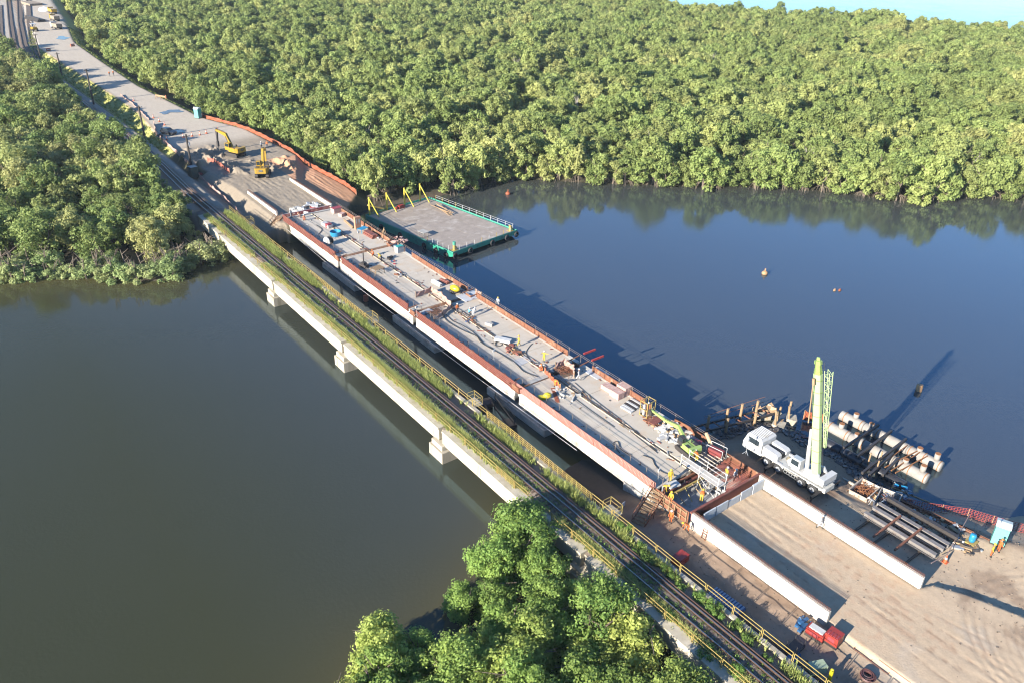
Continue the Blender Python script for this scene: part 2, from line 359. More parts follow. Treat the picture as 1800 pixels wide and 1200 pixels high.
# puddles on the torn-up road
wm = bpy.data.materials.new('river_water'); wm.use_nodes = True; N = wm.node_tree.nodes; L = wm.node_tree.links; bs = N['Principled BSDF']
bs.inputs['Roughness'].default_value = .045; bs.inputs['IOR'].default_value = 1.55; bs.inputs['Specular Tint'].default_value = (.12, .62, 1, 1); ge = N.new('ShaderNodeNewGeometry')  # blue specular tint puts the deep blue of the sky reflection into the material
n1 = N.new('ShaderNodeTexNoise'); n1.inputs['Scale'].default_value = .02; n1.inputs['Detail'].default_value = 3; L.new(ge.outputs['Position'], n1.inputs['Vector'])
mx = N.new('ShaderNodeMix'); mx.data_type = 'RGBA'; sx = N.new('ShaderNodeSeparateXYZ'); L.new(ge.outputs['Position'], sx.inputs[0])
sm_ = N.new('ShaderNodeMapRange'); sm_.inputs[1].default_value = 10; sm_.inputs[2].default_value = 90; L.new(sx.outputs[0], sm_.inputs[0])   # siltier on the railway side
ad = N.new('ShaderNodeMath'); ad.operation = 'MULTIPLY_ADD'; ad.inputs[1].default_value = .35; L.new(n1.outputs[0], ad.inputs[0]); L.new(sm_.outputs[0], ad.inputs[2])
mx.inputs[6].default_value = (.028, .030, .011, 1); mx.inputs[7].default_value = (.035, .041, .044, 1); L.new(ad.outputs[0], mx.inputs[0])
sl_a = N.new('ShaderNodeAttribute'); sl_a.attribute_name = 'silt'; sm2 = N.new('ShaderNodeMix'); sm2.data_type = 'RGBA'; sm2.inputs[7].default_value = (.054, .048, .020, 1); L.new(sl_a.outputs['Fac'], sm2.inputs[0]); L.new(mx.outputs[2], sm2.inputs[6])   # shallow, silty water along the banks
L.new(sm2.outputs[2], bs.inputs['Base Color'])
sp = N.new('ShaderNodeMapRange'); sp.inputs[1].default_value = 10; sp.inputs[2].default_value = 80; sp.inputs[3].default_value = .17; sp.inputs[4].default_value = .68; L.new(sx.outputs[0], sp.inputs[0]); L.new(sp.outputs[0], bs.inputs['Specular IOR Level'])  # painted reflection: sky mirrored weaker on the railway side, stronger across the river
n2 = N.new('ShaderNodeTexNoise'); n2.inputs['Scale'].default_value = 2.6; n2.inputs['Detail'].default_value = 4; L.new(ge.outputs['Position'], n2.inputs['Vector'])
n3 = N.new('ShaderNodeTexNoise'); n3.inputs['Scale'].default_value = .06; n3.inputs['Detail'].default_value = 2; L.new(ge.outputs['Position'], n3.inputs['Vector'])
r3 = N.new('ShaderNodeMapRange'); r3.inputs[1].default_value = .35; r3.inputs[2].default_value = .65; r3.inputs[3].default_value = .003; r3.inputs[4].default_value = .016; L.new(n3.outputs[0], r3.inputs[0])
n5 = N.new('ShaderNodeTexNoise'); n5.inputs['Scale'].default_value = .022; n5.inputs['Detail'].default_value = 5; n5.inputs['Distortion'].default_value = 1.5; L.new(ge.outputs['Position'], n5.inputs['Vector'])
r5 = N.new('ShaderNodeMapRange'); r5.inputs[1].default_value = .4; r5.inputs[2].default_value = .65; r5.inputs[3].default_value = .025; r5.inputs[4].default_value = .13; L.new(n5.outputs[0], r5.inputs[0]); L.new(r5.outputs[0], bs.inputs['Roughness'])   # breeze patches
bp = N.new('ShaderNodeBump'); bp.inputs['Strength'].default_value = 1; L.new(r3.outputs[0], bp.inputs['Distance']); L.new(n2.outputs[0], bp.inputs['Height']); L.new(bp.outputs[0], bs.inputs['Normal'])
wx = axis((-4000, -120, 970), (-120, 0, 12), (0, 96, 2.4), (96, 240, 8), (240, 4000, 940)); wy = axis((-4000, -40, 990), (-40, 20, 6), (20, 60, 2), (60, 130, 7), (130, 160, 2), (160, 4000, 960))
WX, WY = np.meshgrid(wx, wy); nwx = len(wx); wi = (np.arange(len(wy)-1)[:, None]*nwx+np.arange(nwx-1)[None, :]).ravel()
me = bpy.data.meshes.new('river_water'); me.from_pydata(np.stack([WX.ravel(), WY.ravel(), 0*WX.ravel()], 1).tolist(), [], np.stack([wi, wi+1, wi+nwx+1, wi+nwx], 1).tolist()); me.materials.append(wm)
wd = np.maximum(sdist(LAND_NEAR, WX.ravel(), WY.ravel()), sdist(LAND_FAR, WX.ravel(), WY.ravel())); silt = np.clip(np.exp(np.minimum(wd, 0)/4.5), 0, 1)
silt *= np.where(WX.ravel() < 66, 1, .35); sa = me.attributes.new('silt', 'FLOAT', 'POINT'); sa.data.foreach_set('value', silt.astype(np.float32))
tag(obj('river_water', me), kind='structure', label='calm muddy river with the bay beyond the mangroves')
puddle_mat = M('puddle_water', (.10, .085, .06), (.08, .07, .05), 1, .03)
for (px, py, a, b) in ((306, 196, 2.2, 1.0), (110, 67, 2.2, 2.0), (312, 232, 2.0, .8), (290, 199, 1.4, .7)):
    p = onground(px, py, 4.4); mb = MB(); n = 26
    mb.add([(p.x+a*math.cos(t)*(1+.3*math.sin(3*t+px)), p.y+b*math.sin(t)*(1+.3*math.cos(2*t+py))*2.2, p.z+.06) for t in np.linspace(0, 2*math.pi, n, endpoint=False)], [tuple(range(n))])
    tag(mb.build('puddle', puddle_mat), kind='structure', label='shallow rain puddle on the muddy road')
# ------------------------------------------------------------------ old railway bridge
RX0, RX1 = 40.75, 46.75            # outer faces
rb = empty('railway_bridge', (43.6, 91, 0), label='old white concrete railway bridge overgrown with grass', cat='bridge')
def rel(mb, name, mat, parent, base, smooth=False):
    o = mb.build(name, mat, parent, smooth); o.location = -Vector(base); return o
RB = (43.6, 91, 0)
joints = [16, 41, 66.3, 91.6, 116.3, 141, 153]
for a, b in zip(joints[:-1], joints[1:]):
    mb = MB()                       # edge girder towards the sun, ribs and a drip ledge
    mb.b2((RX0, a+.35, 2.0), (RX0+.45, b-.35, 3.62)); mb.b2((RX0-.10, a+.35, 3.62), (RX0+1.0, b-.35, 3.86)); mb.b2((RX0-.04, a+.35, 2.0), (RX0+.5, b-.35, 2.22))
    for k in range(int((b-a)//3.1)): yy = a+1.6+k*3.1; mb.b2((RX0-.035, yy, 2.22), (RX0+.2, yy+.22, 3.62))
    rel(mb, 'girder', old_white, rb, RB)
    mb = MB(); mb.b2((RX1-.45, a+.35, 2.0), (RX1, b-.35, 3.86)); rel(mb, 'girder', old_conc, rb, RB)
    mb = MB(); mb.b2((RX0+.452, a+.05, 3.2), (RX1-.452, b-.05, 3.5)); rel(mb, 'deck_slab', old_conc, rb, RB)
for yj in joints[1:-1]:
    mb = MB(); cx = 43.5
    mb.b2((40.0, yj-1.45, -1), (47.3, yj+1.45, 1.5)); pr_ = rel(mb, 'pier', old_conc, rb, RB)
    mb = MB(); mb.b2((40.25, yj-1.05, 1.502), (47.0, yj+1.25, 2.15)); mb.b2((41.3, yj-.9, 2.152), (46.4, yj+.9, 3.19)); rel(mb, 'pier_cap', old_white, pr_, (0, 0, 0))
ballast_mat = M('ballast', (.13, .095, .075), (.24, .20, .165), 9, .95, bump=.05, bscale=12, c3=(.07, .045, .035), s3=.8)
mb = MB()
ys = np.arange(8, 156, 1.0)
prof = [(-2.42, 3.58), (-1.7, 3.74), (-1.1, 3.92), (0, 3.96), (1.1, 3.92), (1.9, 3.74), (2.72, 3.58)]
vs_ = [(43.6+dx, yy, zz+random.uniform(-.03, .03)) for yy in ys for dx, zz in prof]; n = len(prof)
mb.add(vs_, [(i*n+k, i*n+k+1, (i+1)*n+k+1, (i+1)*n+k) for i in range(len(ys)-1) for k in range(n-1)])
rel(mb, 'ballast_bed', ballast_mat, rb, RB, True)

# ------------------------------------------------------------------ track: sleepers and mixed-gauge rails
def along(line, step):
    out = []
    for (ax, ay), (bx, by) in zip(line[:-1], line[1:]):
        n = max(1, int(math.hypot(bx-ax, by-ay)/step))
        for i in range(n): t = i/n; out.append((ax+(bx-ax)*t, ay+(by-ay)*t))
    out.append(line[-1]); return out
def offset(line, d):
    out = []
    for i, (px, py) in enumerate(line):
        a = line[max(i-1, 0)]; b = line[min(i+1, len(line)-1)]; ex, ey = b[0]-a[0], b[1]-a[1]; l = math.hypot(ex, ey)
        out.append((px+ey/l*d, py-ex/l*d))
    return out
def rail_line(mb, line, zf):
    for i in range(len(line)-1):
        p = Vector((*line[i], zf(*line[i]))); q = Vector((*line[i+1], zf(*line[i+1])))
        mb.k = 0; mb.bar(p+Vector((0, 0, .03)), q+Vector((0, 0, .03)), .14, .04); mb.bar(p+Vector((0, 0, .09)), q+Vector((0, 0, .09)), .05, .12)
        mb.k = 1; mb.bar(p+Vector((0, 0, .162)), q+Vector((0, 0, .162)), .075, .03)
tr = empty('railway_track', (43.6, 91, 3.9), label='mixed-gauge railway track running over the overgrown bridge', cat='railway track')
tl = [(43.6, 9)]+[(43.6, 40), (43.6, 80), (43.6, 120), (43.6, 156), (43.6, 170), (44.3, 188), (44.6, 215), (43.8, 250), (42.8, 290), (41.9, 330), (43.5, 365)]
def zt(x, y): return 4.02 if y < 156 else max(4.02, 4.0)
for d in (-.83, .23, .83, 1.12):
    mb = MB(); rail_line(mb, offset(tl, d), zt); o = mb.build('rail', [rail_steel, rail_top if d != 1.12 else rail_steel], tr); o.location = -Vector((43.6, 91, 3.9))
sm = MB(); sm.box((0, 0, 0), (2.5, .24, .16)); sm = sm.mesh('sleeper', wood_dark)
for k in range(250):
    yy = 12+k*.62
    o = obj('sleeper', sm, tr, (random.uniform(-.05, .05), yy-91, 3.905+random.uniform(-.015, .015)-3.9)); o.rotation_euler = (0, 0, random.uniform(-.03, .03))

# yellow guard railings: panels with their own end posts
def panel_mesh(Ln, rails, name, h=1.05, mids=0):
    mb = MB(); t = .055
    for yy in (-Ln/2+.06, Ln/2-.06): mb.b2((-t/2, yy-t/2, 0), (t/2, yy+t/2, h))
    for k in range(mids): yy = -Ln/2+Ln*(k+1)/(mids+1); mb.b2((-t/2.2, yy-t/2.2, 0), (t/2.2, yy+t/2.2, h-.03))
    for z in rails: mb.b2((-t/2.4, -Ln/2+.09, z-t/2), (t/2.4, Ln/2-.09, z+t/2))
    return mb.mesh(name, yellow_paint)
pm2 = panel_mesh(3.08, (1.03, .62), 'railing_panel'); pm4 = panel_mesh(3.08, (1.03, .78, .53, .28), 'railing_panel', mids=3); pm_old = panel_mesh(3.08, (1.03, .62), 'railing_panel', mids=1)
for side, X, lab in ((0, RX0+.62, 'yellow pipe railing along the sunlit river side of the railway bridge'), (1, RX1-.12, 'yellow pipe railing of the railway bridge facing the new bridge')):
    g = empty('guard_railing', (X, 91, 3.86), label=lab, cat='railing')
    k = 0
    while 14+k*3.1 < (146 if side == 0 else 153):
        yy = 14+k*3.1; m = pm2
        if side == 1 and (47 < yy < 64 or 96 < yy < 115): m = pm4
        if side == 0 and 50 < yy < 60: m = pm4 if k % 2 else pm2
        o = obj('railing_panel', m, g, (random.uniform(-.02, .02), yy-91, 0)); o.rotation_euler = (random.uniform(-.012, .012), random.uniform(-.03, .03), random.uniform(-.006, .006)); k += 1
# refuge bays hung on the edge of the bridge
for side, yy in ((0, 47.5), (1, 44.2), (1, 69.0), (1, 95.5), (1, 143.5)):
    s = -1 if side == 0 else 1; X = RX0-.1 if side == 0 else RX1
    mb = MB(); mb.b2((X+(s*.02 if s > 0 else -1.3), yy-.9, 3.62), (X+(1.3 if s > 0 else -.02), yy+.9, 3.78)); mb.b2((X-.08+s*.5-.3, yy-.5, 2.7), (X+.08+s*.5-.1, yy+.5, 3.618))
    g = empty('refuge_bay', (X+s*.65, yy, 3.78), label='small railed refuge bay on the railway bridge edge, ' + {47.5: 'above the near trees', 44.2: 'beside the building yard', 69.0: 'opposite the black pontoon', 95.5: 'at mid river', 143.5: 'by the far bank'}[yy], cat='refuge bay')
    mb.build('platform', old_conc, g).location = -Vector((X+s*.65, yy, 3.78))
    mb = MB()
    for dx, dy in ((s*.6, -.85), (s*.6, .85), (-s*.5, -.85), (-s*.5, .85)): mb.b2((dx-.03, dy-.03, .0), (dx+.03, dy+.03, 1.05))
    for z in (1.03, .55):
        mb.bar((-s*.5, -.85, z), (s*.6, -.85, z), .05); mb.bar((-s*.5, .85, z), (s*.6, .85, z), .05); mb.bar((s*.6, -.82, z), (s*.6, .82, z), .05)
    mb.build('rail_frame', yellow_paint, g)

# ------------------------------------------------------------------ new road bridge
NX0, NX1 = 53.7, 64.5
nb = empty('road_bridge', (59, 93, 0), label='new concrete road bridge under construction with pale girders', cat='bridge')
NB = (59, 93, 0); DZ = 3.85
pys = [44, 68.5, 94, 119.2, 142]
for i, (a, b) in enumerate(zip(pys[:-1], pys[1:])):
    g0, g1 = (a+.45 if i else a), b-.45
    for X in (NX0, NX1-.5):
        mb = MB(); mb.b2((X, g0, 1.62), (X+.5, g1, DZ-.16)); mb.b2((X-.04, g0, 1.62), (X+.54, g1, 1.95)); mb.b2((X-.06 if X == NX0 else X-.02, g0, DZ-.158), (X+.52 if X == NX0 else X+.56, g1, DZ+.02))
        rel(mb, 'girder', white_conc, nb, NB)
    for X in (56.2, 58.8, 61.4):
        mb = MB(); mb.b2((X-.25, g0, 1.64), (X+.25, g1, DZ-.32)); rel(mb, 'girder', grey_conc, nb, NB)
    # deck cast in bays with open joints between
    n = 4; L_ = (g1-g0)/n
    for k in range(n):
        for c0, c1 in ((NX0+.56, 56.55), (56.60, 58.93), (59.42, NX1-.56)):
            mb = MB(); mb.b2((c0, g0+k*L_+.025, DZ-.3), (c1, g0+(k+1)*L_-.025, DZ+random.uniform(-.006, .006))); rel(mb, 'deck_slab', deck_conc, nb, NB)
    mb = MB(); mb.b2((58.945, g0, DZ-.29), (59.405, g1, DZ-.07)); rel(mb, 'centre_strip', M('centre_joint_fill', (.36, .24, .15), (.26, .17, .11), 2, .9, c3=(.42, .37, .3), s3=1), nb, NB)
    mb = MB(); mb.b2((58.88, g0, DZ+.0), (58.96, g1, DZ+.07)); rel(mb, 'timber_edge', M('pale_timber', (.62, .50, .36), (.5, .39, .27), 3, .85), nb, NB)
for k, yj in enumerate(pys[:-1]):
    mb = MB()
    if k == 0: mb.b2((53.5, 45.6, .4), (64.7, 48.6, 1.9)); ym = 47
    else: mb.b2((53.2, yj-6.3, -1), (65.0, yj+6.0, .98)); ym = yj
    p_ = rel(mb, 'pile_cap', grey_conc, nb, NB)
    if k:
        for X in (55.3, 59.1, 62.9):
            mb = MB(); mb.b2((X-.6, yj-.7, .982), (X+.6, yj+.7, 1.6)); rel(mb, 'bearing_block', grey_conc, p_, (0, 0, 0))
# diaphragms with starter bars at the joints over the piers
rebar = M('rebar', (.30, .14, .07), (.20, .09, .05), 8, .8)
for yj in pys[1:-1]:
    mb = MB(); mb.b2((NX0+.5, yj-.44, 2.2), (NX1-.5, yj+.44, DZ-.75)); rel(mb, 'diaphragm', grey_conc, nb, NB)
    mb = MB()
    for k in range(44):
        X = 54.4+k*.22; mb.tube([(X, yj-.44, DZ-.1), (X, yj+.44, DZ-.1)], .018, 4); mb.tube([(X, yj-.2+.4*(k % 2), DZ-.75), (X+.03, yj-.2+.4*(k % 2), DZ+.1)], .016, 4)
    for dy in (-.3, 0, .3): mb.tube([(54.3, yj+dy, DZ-.07), (64, yj+dy, DZ-.07)], .018, 4)
    tag(rel(mb, 'starter_bars', rebar, nb, NB), kind='stuff')

# edge formwork, panel by panel: ribbed red boards on the sunny side, rust panels with a handrail on the other
fp = MB()
fp.b2((-.03, -1.215, -.42), (.03, 1.215, .78))
fp.k = 1
for z in (-.34, -.06, .22, .49, .73): fp.b2((-.13, -1.215, z-.075), (-.03, 1.215, z+.075))
for yy in (-1.1, 0, 1.1): fp.b2((.03, yy-.04, -.02), (.10, yy+.04, .9))
fp = fp.mesh('formwork_panel', [M('dark_red_board', (.13, .035, .028), (.09, .027, .022), 2, .7), form_red])
netm = MB()                        # red mesh panel on a pale board
netm.k = 1; netm.b2((.03, -1.2, -.3), (.07, 1.2, .7)); netm.k = 0
for k in range(13): yy = -1.2+k*.2; netm.b2((-.02, yy-.02, -.3), (.02, yy+.02, .75))
for z in (-.28, -.13, .02, .2, .38, .56, .73): netm.b2((-.024, -1.2, z-.02), (.024, 1.2, z+.02))
netm = netm.mesh('mesh_panel', [M('red_mesh_paint', (.33, .12, .095), (.27, .095, .075), 3, .7), M('pink_board', (.46, .31, .27), (.38, .23, .195), 3, .75, c3=(.5, .40, .36), s3=2)])
wp = MB(); wp.b2((-.04, -1.2, -.3), (.04, 1.2, .72)); [wp.b2((-.07, yy-.03, -.3), (-.04, yy+.03, .72)) for yy in (-1.1, -.55, 0, .55, 1.1)]; wp = wp.mesh('formwork_panel', M('pale_formwork', (.44, .34, .29), (.36, .20, .165), 1.8, .8, c3=(.46, .41, .36), s3=1))
fl = empty('edge_formwork', (NX0-.14, 93, DZ), label='row of ribbed red formwork panels along the sunlit deck edge', cat='formwork')
k = 0
while 45.3+k*2.45 < 141:
    yy = 45.3+k*2.45
    if any(abs(yy-j) < 1.1 for j in pys[1:-1]): k += 1; continue
    if yy > 68.5: m, nm = fp, 'formwork_panel'
    elif yy > 63: m, nm = netm, 'mesh_panel'
    else: m, nm = (netm, 'mesh_panel') if (int(yy) % 5 < 3) else (wp, 'formwork_panel')
    o = obj(nm, m, fl, (random.uniform(-.03, .03), yy-93, .025)); o.rotation_euler = (0, random.uniform(-.05, .05), random.uniform(-.008, .008)); k += 1
op = MB(); op.b2((-.03, -1.2, 0), (.03, 1.2, .8)); op.b2((-.08, -1.2, .7), (-.03, 1.2, .8)); op.b2((-.08, -1.2, .0), (-.03, 1.2, .1))
for yy in (-1.15, -.4, .4, 1.15): op.b2((-.07, yy-.04, .1), (-.03, yy+.04, .7))
op = op.mesh('formwork_panel', form_orange)
hp = MB()
for yy in (-1.2,): hp.b2((-.025, yy-.025, 0), (.025, yy+.025, 1.25))
for z in (1.23, .98): hp.b2((-.012, -1.2, z-.014), (.012, 1.25, z+.014))
hp = hp.mesh('handrail', M('galvanised_pipe', (.26, .22, .19), (.20, .15, .12), 5, .6, metal=.2))
fr = empty('edge_formwork', (NX1-.2, 93, DZ), label='row of rusty orange formwork panels with handrail on the shaded deck edge', cat='formwork')
k = 0
while 45.3+k*2.45 < 142:
    yy = 45.3+k*2.45
    if not any(abs(yy-j) < 1.3 for j in pys[1:-1]) and random.random() > .06:
        o = obj('formwork_panel', op, fr, (random.uniform(-.03, .03), yy-93, .025)); o.rotation_euler = (0, random.uniform(-.04, .06), random.uniform(-.01, .01))
    o = obj('handrail', hp, fr, (.16, yy-93, .025)); o.rotation_euler = (0, random.uniform(-.03, .03), 0); k += 1
# thin handrail inside the sunny edge
fh = empty('safety_handrail', (NX0+.62, 93, DZ), label='thin pipe handrail just inside the red formwork', cat='railing')
k = 0
while 45+k*2.45 < 140:
    o = obj('handrail', hp, fh, (0, 45+k*2.45-93, .02)); o.rotation_euler = (0, random.uniform(-.04, .04), 0); k += 1

# ------------------------------------------------------------------ retaining walls of the approaches
def ret_wall(name, X, y0, y1, z0, z1, th, label, bars=True, parts=4):
    w = empty(name, (X, (y0+y1)/2, z0), label=label, cat='retaining wall'); B = (X, (y0+y1)/2, z0); L_ = (y1-y0)/parts
    for k in range(parts):
        mb = MB(); mb.b2((X-th/2, y0+k*L_+.012, z0-1.0), (X+th/2, y0+(k+1)*L_-.012, z1)); rel(mb, 'wall_panel', white_conc, w, B)
    if bars:
        mb = MB(); n = int((y1-y0)/.17)
        for k in range(n):
            yy = y0+.1+k*.17
            for dx in (-th/2+.05, th/2-.05): mb.tube([(X+dx, yy, z1), (X+dx, yy+random.uniform(-.02, .02), z1+.34)], .014, 3)
            mb.tube([(X-th/2+.05, yy, z1+.33), (X+th/2-.05, yy, z1+.33)], .014, 3)
        for dx in (-th/2+.05, th/2-.05): mb.tube([(X+dx, y0+.05, z1+.2), (X+dx, y1-.05, z1+.2)], .014, 3)
        tag(rel(mb, 'starter_bars', steel_rust, w, B), kind='stuff')
    return w
ret_wall('retaining_wall', 53.62, 22.9, 38.9, 2.4, 4.15, .32, 'white retaining wall of the sand fill nearest the railway')
ret_wall('retaining_wall', 64.42, 20.2, 38.9, 2.4, 4.15, .32, 'white retaining wall of the sand fill next to the crane truck')
ret_wall('retaining_wall', 53.6, 145.4, 160.5, 2.4, 4.25, .34, 'pale retaining wall of the far approach facing the railway', parts=3)
ret_wall('retaining_wall', 64.3, 143.9, 164, 2.6, 4.25, .34, 'pale retaining wall of the far approach beside the brown dirt bank', parts=4)
# ------------------------------------------------------------------ trees
def leaf_mat(name, light_tone, dark, warm):
    m = bpy.data.materials.new(name); m.use_nodes = True; nt = m.node_tree; N = nt.nodes; L = nt.links
    for n_ in list(N): N.remove(n_)
    out = N.new('ShaderNodeOutputMaterial'); oi = N.new('ShaderNodeObjectInfo'); at_ = N.new('ShaderNodeAttribute'); at_.attribute_name = 'tint'
    a = N.new('ShaderNodeMix'); a.data_type = 'RGBA'; a.inputs[6].default_value = (*dark, 1); a.inputs[7].default_value = (*light_tone, 1); L.new(at_.outputs['Fac'], a.inputs[0])  # leaf colour variety: random tint mixes a darker and a lighter green
    r = N.new('ShaderNodeMapRange'); r.inputs[1].default_value = .35; r.inputs[2].default_value = 1; r.inputs[3].default_value = 0; r.inputs[4].default_value = .75; L.new(oi.outputs['Random'], r.inputs[0])
    pn = N.new('ShaderNodeTexNoise'); pn.inputs['Scale'].default_value = .03; pn.inputs['Detail'].default_value = 3; L.new(oi.outputs['Location'], pn.inputs['Vector'])   # stands of one species
    pr2 = N.new('ShaderNodeMapRange'); pr2.inputs[1].default_value = .42; pr2.inputs[2].default_value = .68; pr2.inputs[3].default_value = -.35; pr2.inputs[4].default_value = .4; L.new(pn.outputs[0], pr2.inputs[0])
    ad = N.new('ShaderNodeMath'); ad.operation = 'ADD'; ad.use_clamp = True; L.new(r.outputs[0], ad.inputs[0]); L.new(pr2.outputs[0], ad.inputs[1]); r = ad
    b = N.new('ShaderNodeMix'); b.data_type = 'RGBA'; b.inputs[7].default_value = (*warm, 1); L.new(r.outputs[0], b.inputs[0]); L.new(a.outputs[2], b.inputs[6])
    wv = N.new('ShaderNodeMath'); wv.operation = 'FRACT'; mu = N.new('ShaderNodeMath'); mu.operation = 'MULTIPLY'; mu.inputs[1].default_value = 7.31; L.new(oi.outputs['Random'], mu.inputs[0]); L.new(mu.outputs[0], wv.inputs[0])
    rb_ = N.new('ShaderNodeMapRange'); rb_.inputs[3].default_value = .8; rb_.inputs[4].default_value = 1.2; L.new(wv.outputs[0], rb_.inputs[0])
    c = N.new('ShaderNodeMix'); c.data_type = 'RGBA'; c.blend_type = 'MULTIPLY'; c.inputs[0].default_value = 1; L.new(b.outputs[2], c.inputs[6]); L.new(rb_.outputs[0], c.inputs[7])
    d = N.new('ShaderNodeBsdfPrincipled'); d.inputs['Roughness'].default_value = .6; d.inputs['Specular IOR Level'].default_value = .2
    t = N.new('ShaderNodeBsdfTranslucent'); mix = N.new('ShaderNodeMixShader'); mix.inputs[0].default_value = .46
    L.new(c.outputs[2], d.inputs['Base Color']); L.new(c.outputs[2], t.inputs[0]); L.new(d.outputs[0], mix.inputs[1]); L.new(t.outputs[0], mix.inputs[2]); L.new(mix.outputs[0], out.inputs[0])
    return m
leaf_green = leaf_mat('mangrove_leaves', (.27, .32, .105), (.165, .225, .068), (.36, .37, .135))
leaf_mixed = leaf_mat('riverside_leaves', (.25, .30, .095), (.115, .175, .055), (.35, .33, .14))
leaf_near = leaf_mat('near_tree_leaves', (.265, .36, .085), (.11, .20, .05), (.40, .42, .11))
bark = M('bark', (.20, .16, .12), (.12, .09, .07), 6, .9)

def crown_mesh(name, mat, seed, rad, h0, h1, lobes, leaves, size, skirt=0.0, lr=(.2, .36), fz_=(.55, 1.28)):
    """leaf-sized faces on the skins of many small lobes spread through the crown"""
    g = np.random.default_rng(seed); cs = []; rs = []
    for k in range(lobes):
        a = g.uniform(0, 2*math.pi); rr = rad*math.sqrt(g.uniform(.02, 1))*.80; t = rr/rad
        top = h1*(1-.42*t**2.2); low = h0+(h1-h0)*(.30-.25*skirt)*(1-t)
        z = top-(top-low)*g.uniform(0, 1)**(1.9-.9*skirt)
        r = rad*g.uniform(*lr); cs.append((rr*math.cos(a), rr*math.sin(a), max(z-r*.6, h0+r*.3))); rs.append(r)
    cs = np.array(cs); rs = np.array(rs); w = rs**2; w /= w.sum()
    idx = g.choice(lobes, leaves, p=w)
    d = g.normal(size=(leaves, 3)); d[:, 2] += .35; d /= np.linalg.norm(d, axis=1)[:, None]
    q = cs[idx]+d*rs[idx][:, None]*g.uniform(*fz_, (leaves, 1))*np.array([1, 1, .9])
    nrm = d*.9+g.normal(size=(leaves, 3))*.42+np.array([0, 0, .3]); nrm /= np.linalg.norm(nrm, axis=1)[:, None]
    u = np.cross(nrm, g.normal(size=(leaves, 3))); u /= np.linalg.norm(u, axis=1)[:, None]; v = np.cross(nrm, u)
    s = size*g.uniform(.6, 1.35, (leaves, 1)); u = u*s; v = v*s*.62
    P = np.stack([q-u, q-v*.9+u*.1, q+u, q+v*.9+u*.1], 1).reshape(-1, 3)
    F = np.arange(leaves*4).reshape(-1, 4)
    me = bpy.data.meshes.new(name); me.from_pydata(P.tolist(), [], F.tolist())
    lob = g.uniform(0, 1, lobes)[idx]; ti = np.clip(.55*lob+.45*g.uniform(0, 1, leaves), 0, 1)
    at_ = me.attributes.new('tint', 'FLOAT', 'POINT'); at_.data.foreach_set('value', np.repeat(ti, 4).astype(np.float32))
    me.materials.append(mat); me.update(); return me
def trunk_mesh(name, seed, rad, h, roots=False):
    g = random.Random(seed); mb = MB()
    for k in range(g.randint(2, 4)):
        a = g.uniform(0, 6.28); b = g.uniform(.1, .3)*rad; e = g.uniform(.35, .75)*rad
        p0 = (b*math.cos(a), b*math.sin(a), -.6); p1 = (b*1.3*math.cos(a), b*1.3*math.sin(a), h*.35); p2 = (e*math.cos(a+.4), e*math.sin(a+.4), h*.78)
        mb.tube([p0, p1, p2], [.17, .12, .04], 5)
        for j in range(3):
            aa = a+g.uniform(-1.2, 1.2); t = g.uniform(.2, .9); s = Vector(p1).lerp(Vector(p2), t); mb.tube([s, (e*1.2*math.cos(aa), e*1.2*math.sin(aa), h*g.uniform(.6, .95))], [.06, .02], 4)
    if roots:
        for k in range(14):
            a = g.uniform(0, 6.28); r1 = g.uniform(.5, 1.0)*rad*.8; mb.tube([(.2*r1*math.cos(a), .2*r1*math.sin(a), 1.5), (.65*r1*math.cos(a), .65*r1*math.sin(a), 1.1), (r1*math.cos(a), r1*math.sin(a), -.5)], [.05, .045, .035], 4)
    return mb.mesh(name, bark)
NF = 6
far_crowns = [crown_mesh('crown', leaf_green, 100+k, 3.3+.25*(k % 3), .9, 7.6+.6*(k % 4), 44, 3000, .29, skirt=.45, lr=(.15, .28)) for k in range(NF)]
far_trunks = [trunk_mesh('trunk', 200+k, 3.2, 7.5, roots=True) for k in range(NF)]
mid_crowns = [crown_mesh('crown', leaf_mixed, 300+k, 3.4+.35*(k % 3), 1.0, 6.6+.8*(k % 3), 46, 4600, .215, skirt=.6, lr=(.15, .28)) for k in range(NF)]
mid_trunks = [trunk_mesh('trunk', 400+k, 3.3, 7) for k in range(NF)]
near_crowns = [crown_mesh('crown', leaf_near, 500+k, 2.7+.3*(k % 3), .8, 5.3+.7*(k % 3), 60, 9500, .135, skirt=.55, lr=(.10, .25), fz_=(.35, 1.6)) for k in range(5)]
bush_leaf = leaf_mat('shrub_leaves', (.32, .385, .16), (.17, .235, .09), (.36, .37, .17))
bush_crowns = [crown_mesh('crown', bush_leaf, 800+k, 2.6+.3*k, .1, 3.6+.5*k, 40, 3200, .19, skirt=.9, lr=(.14, .28)) for k in range(3)]
near_trunks = [trunk_mesh('trunk', 600+k, 2.7, 5.6) for k in range(5)]

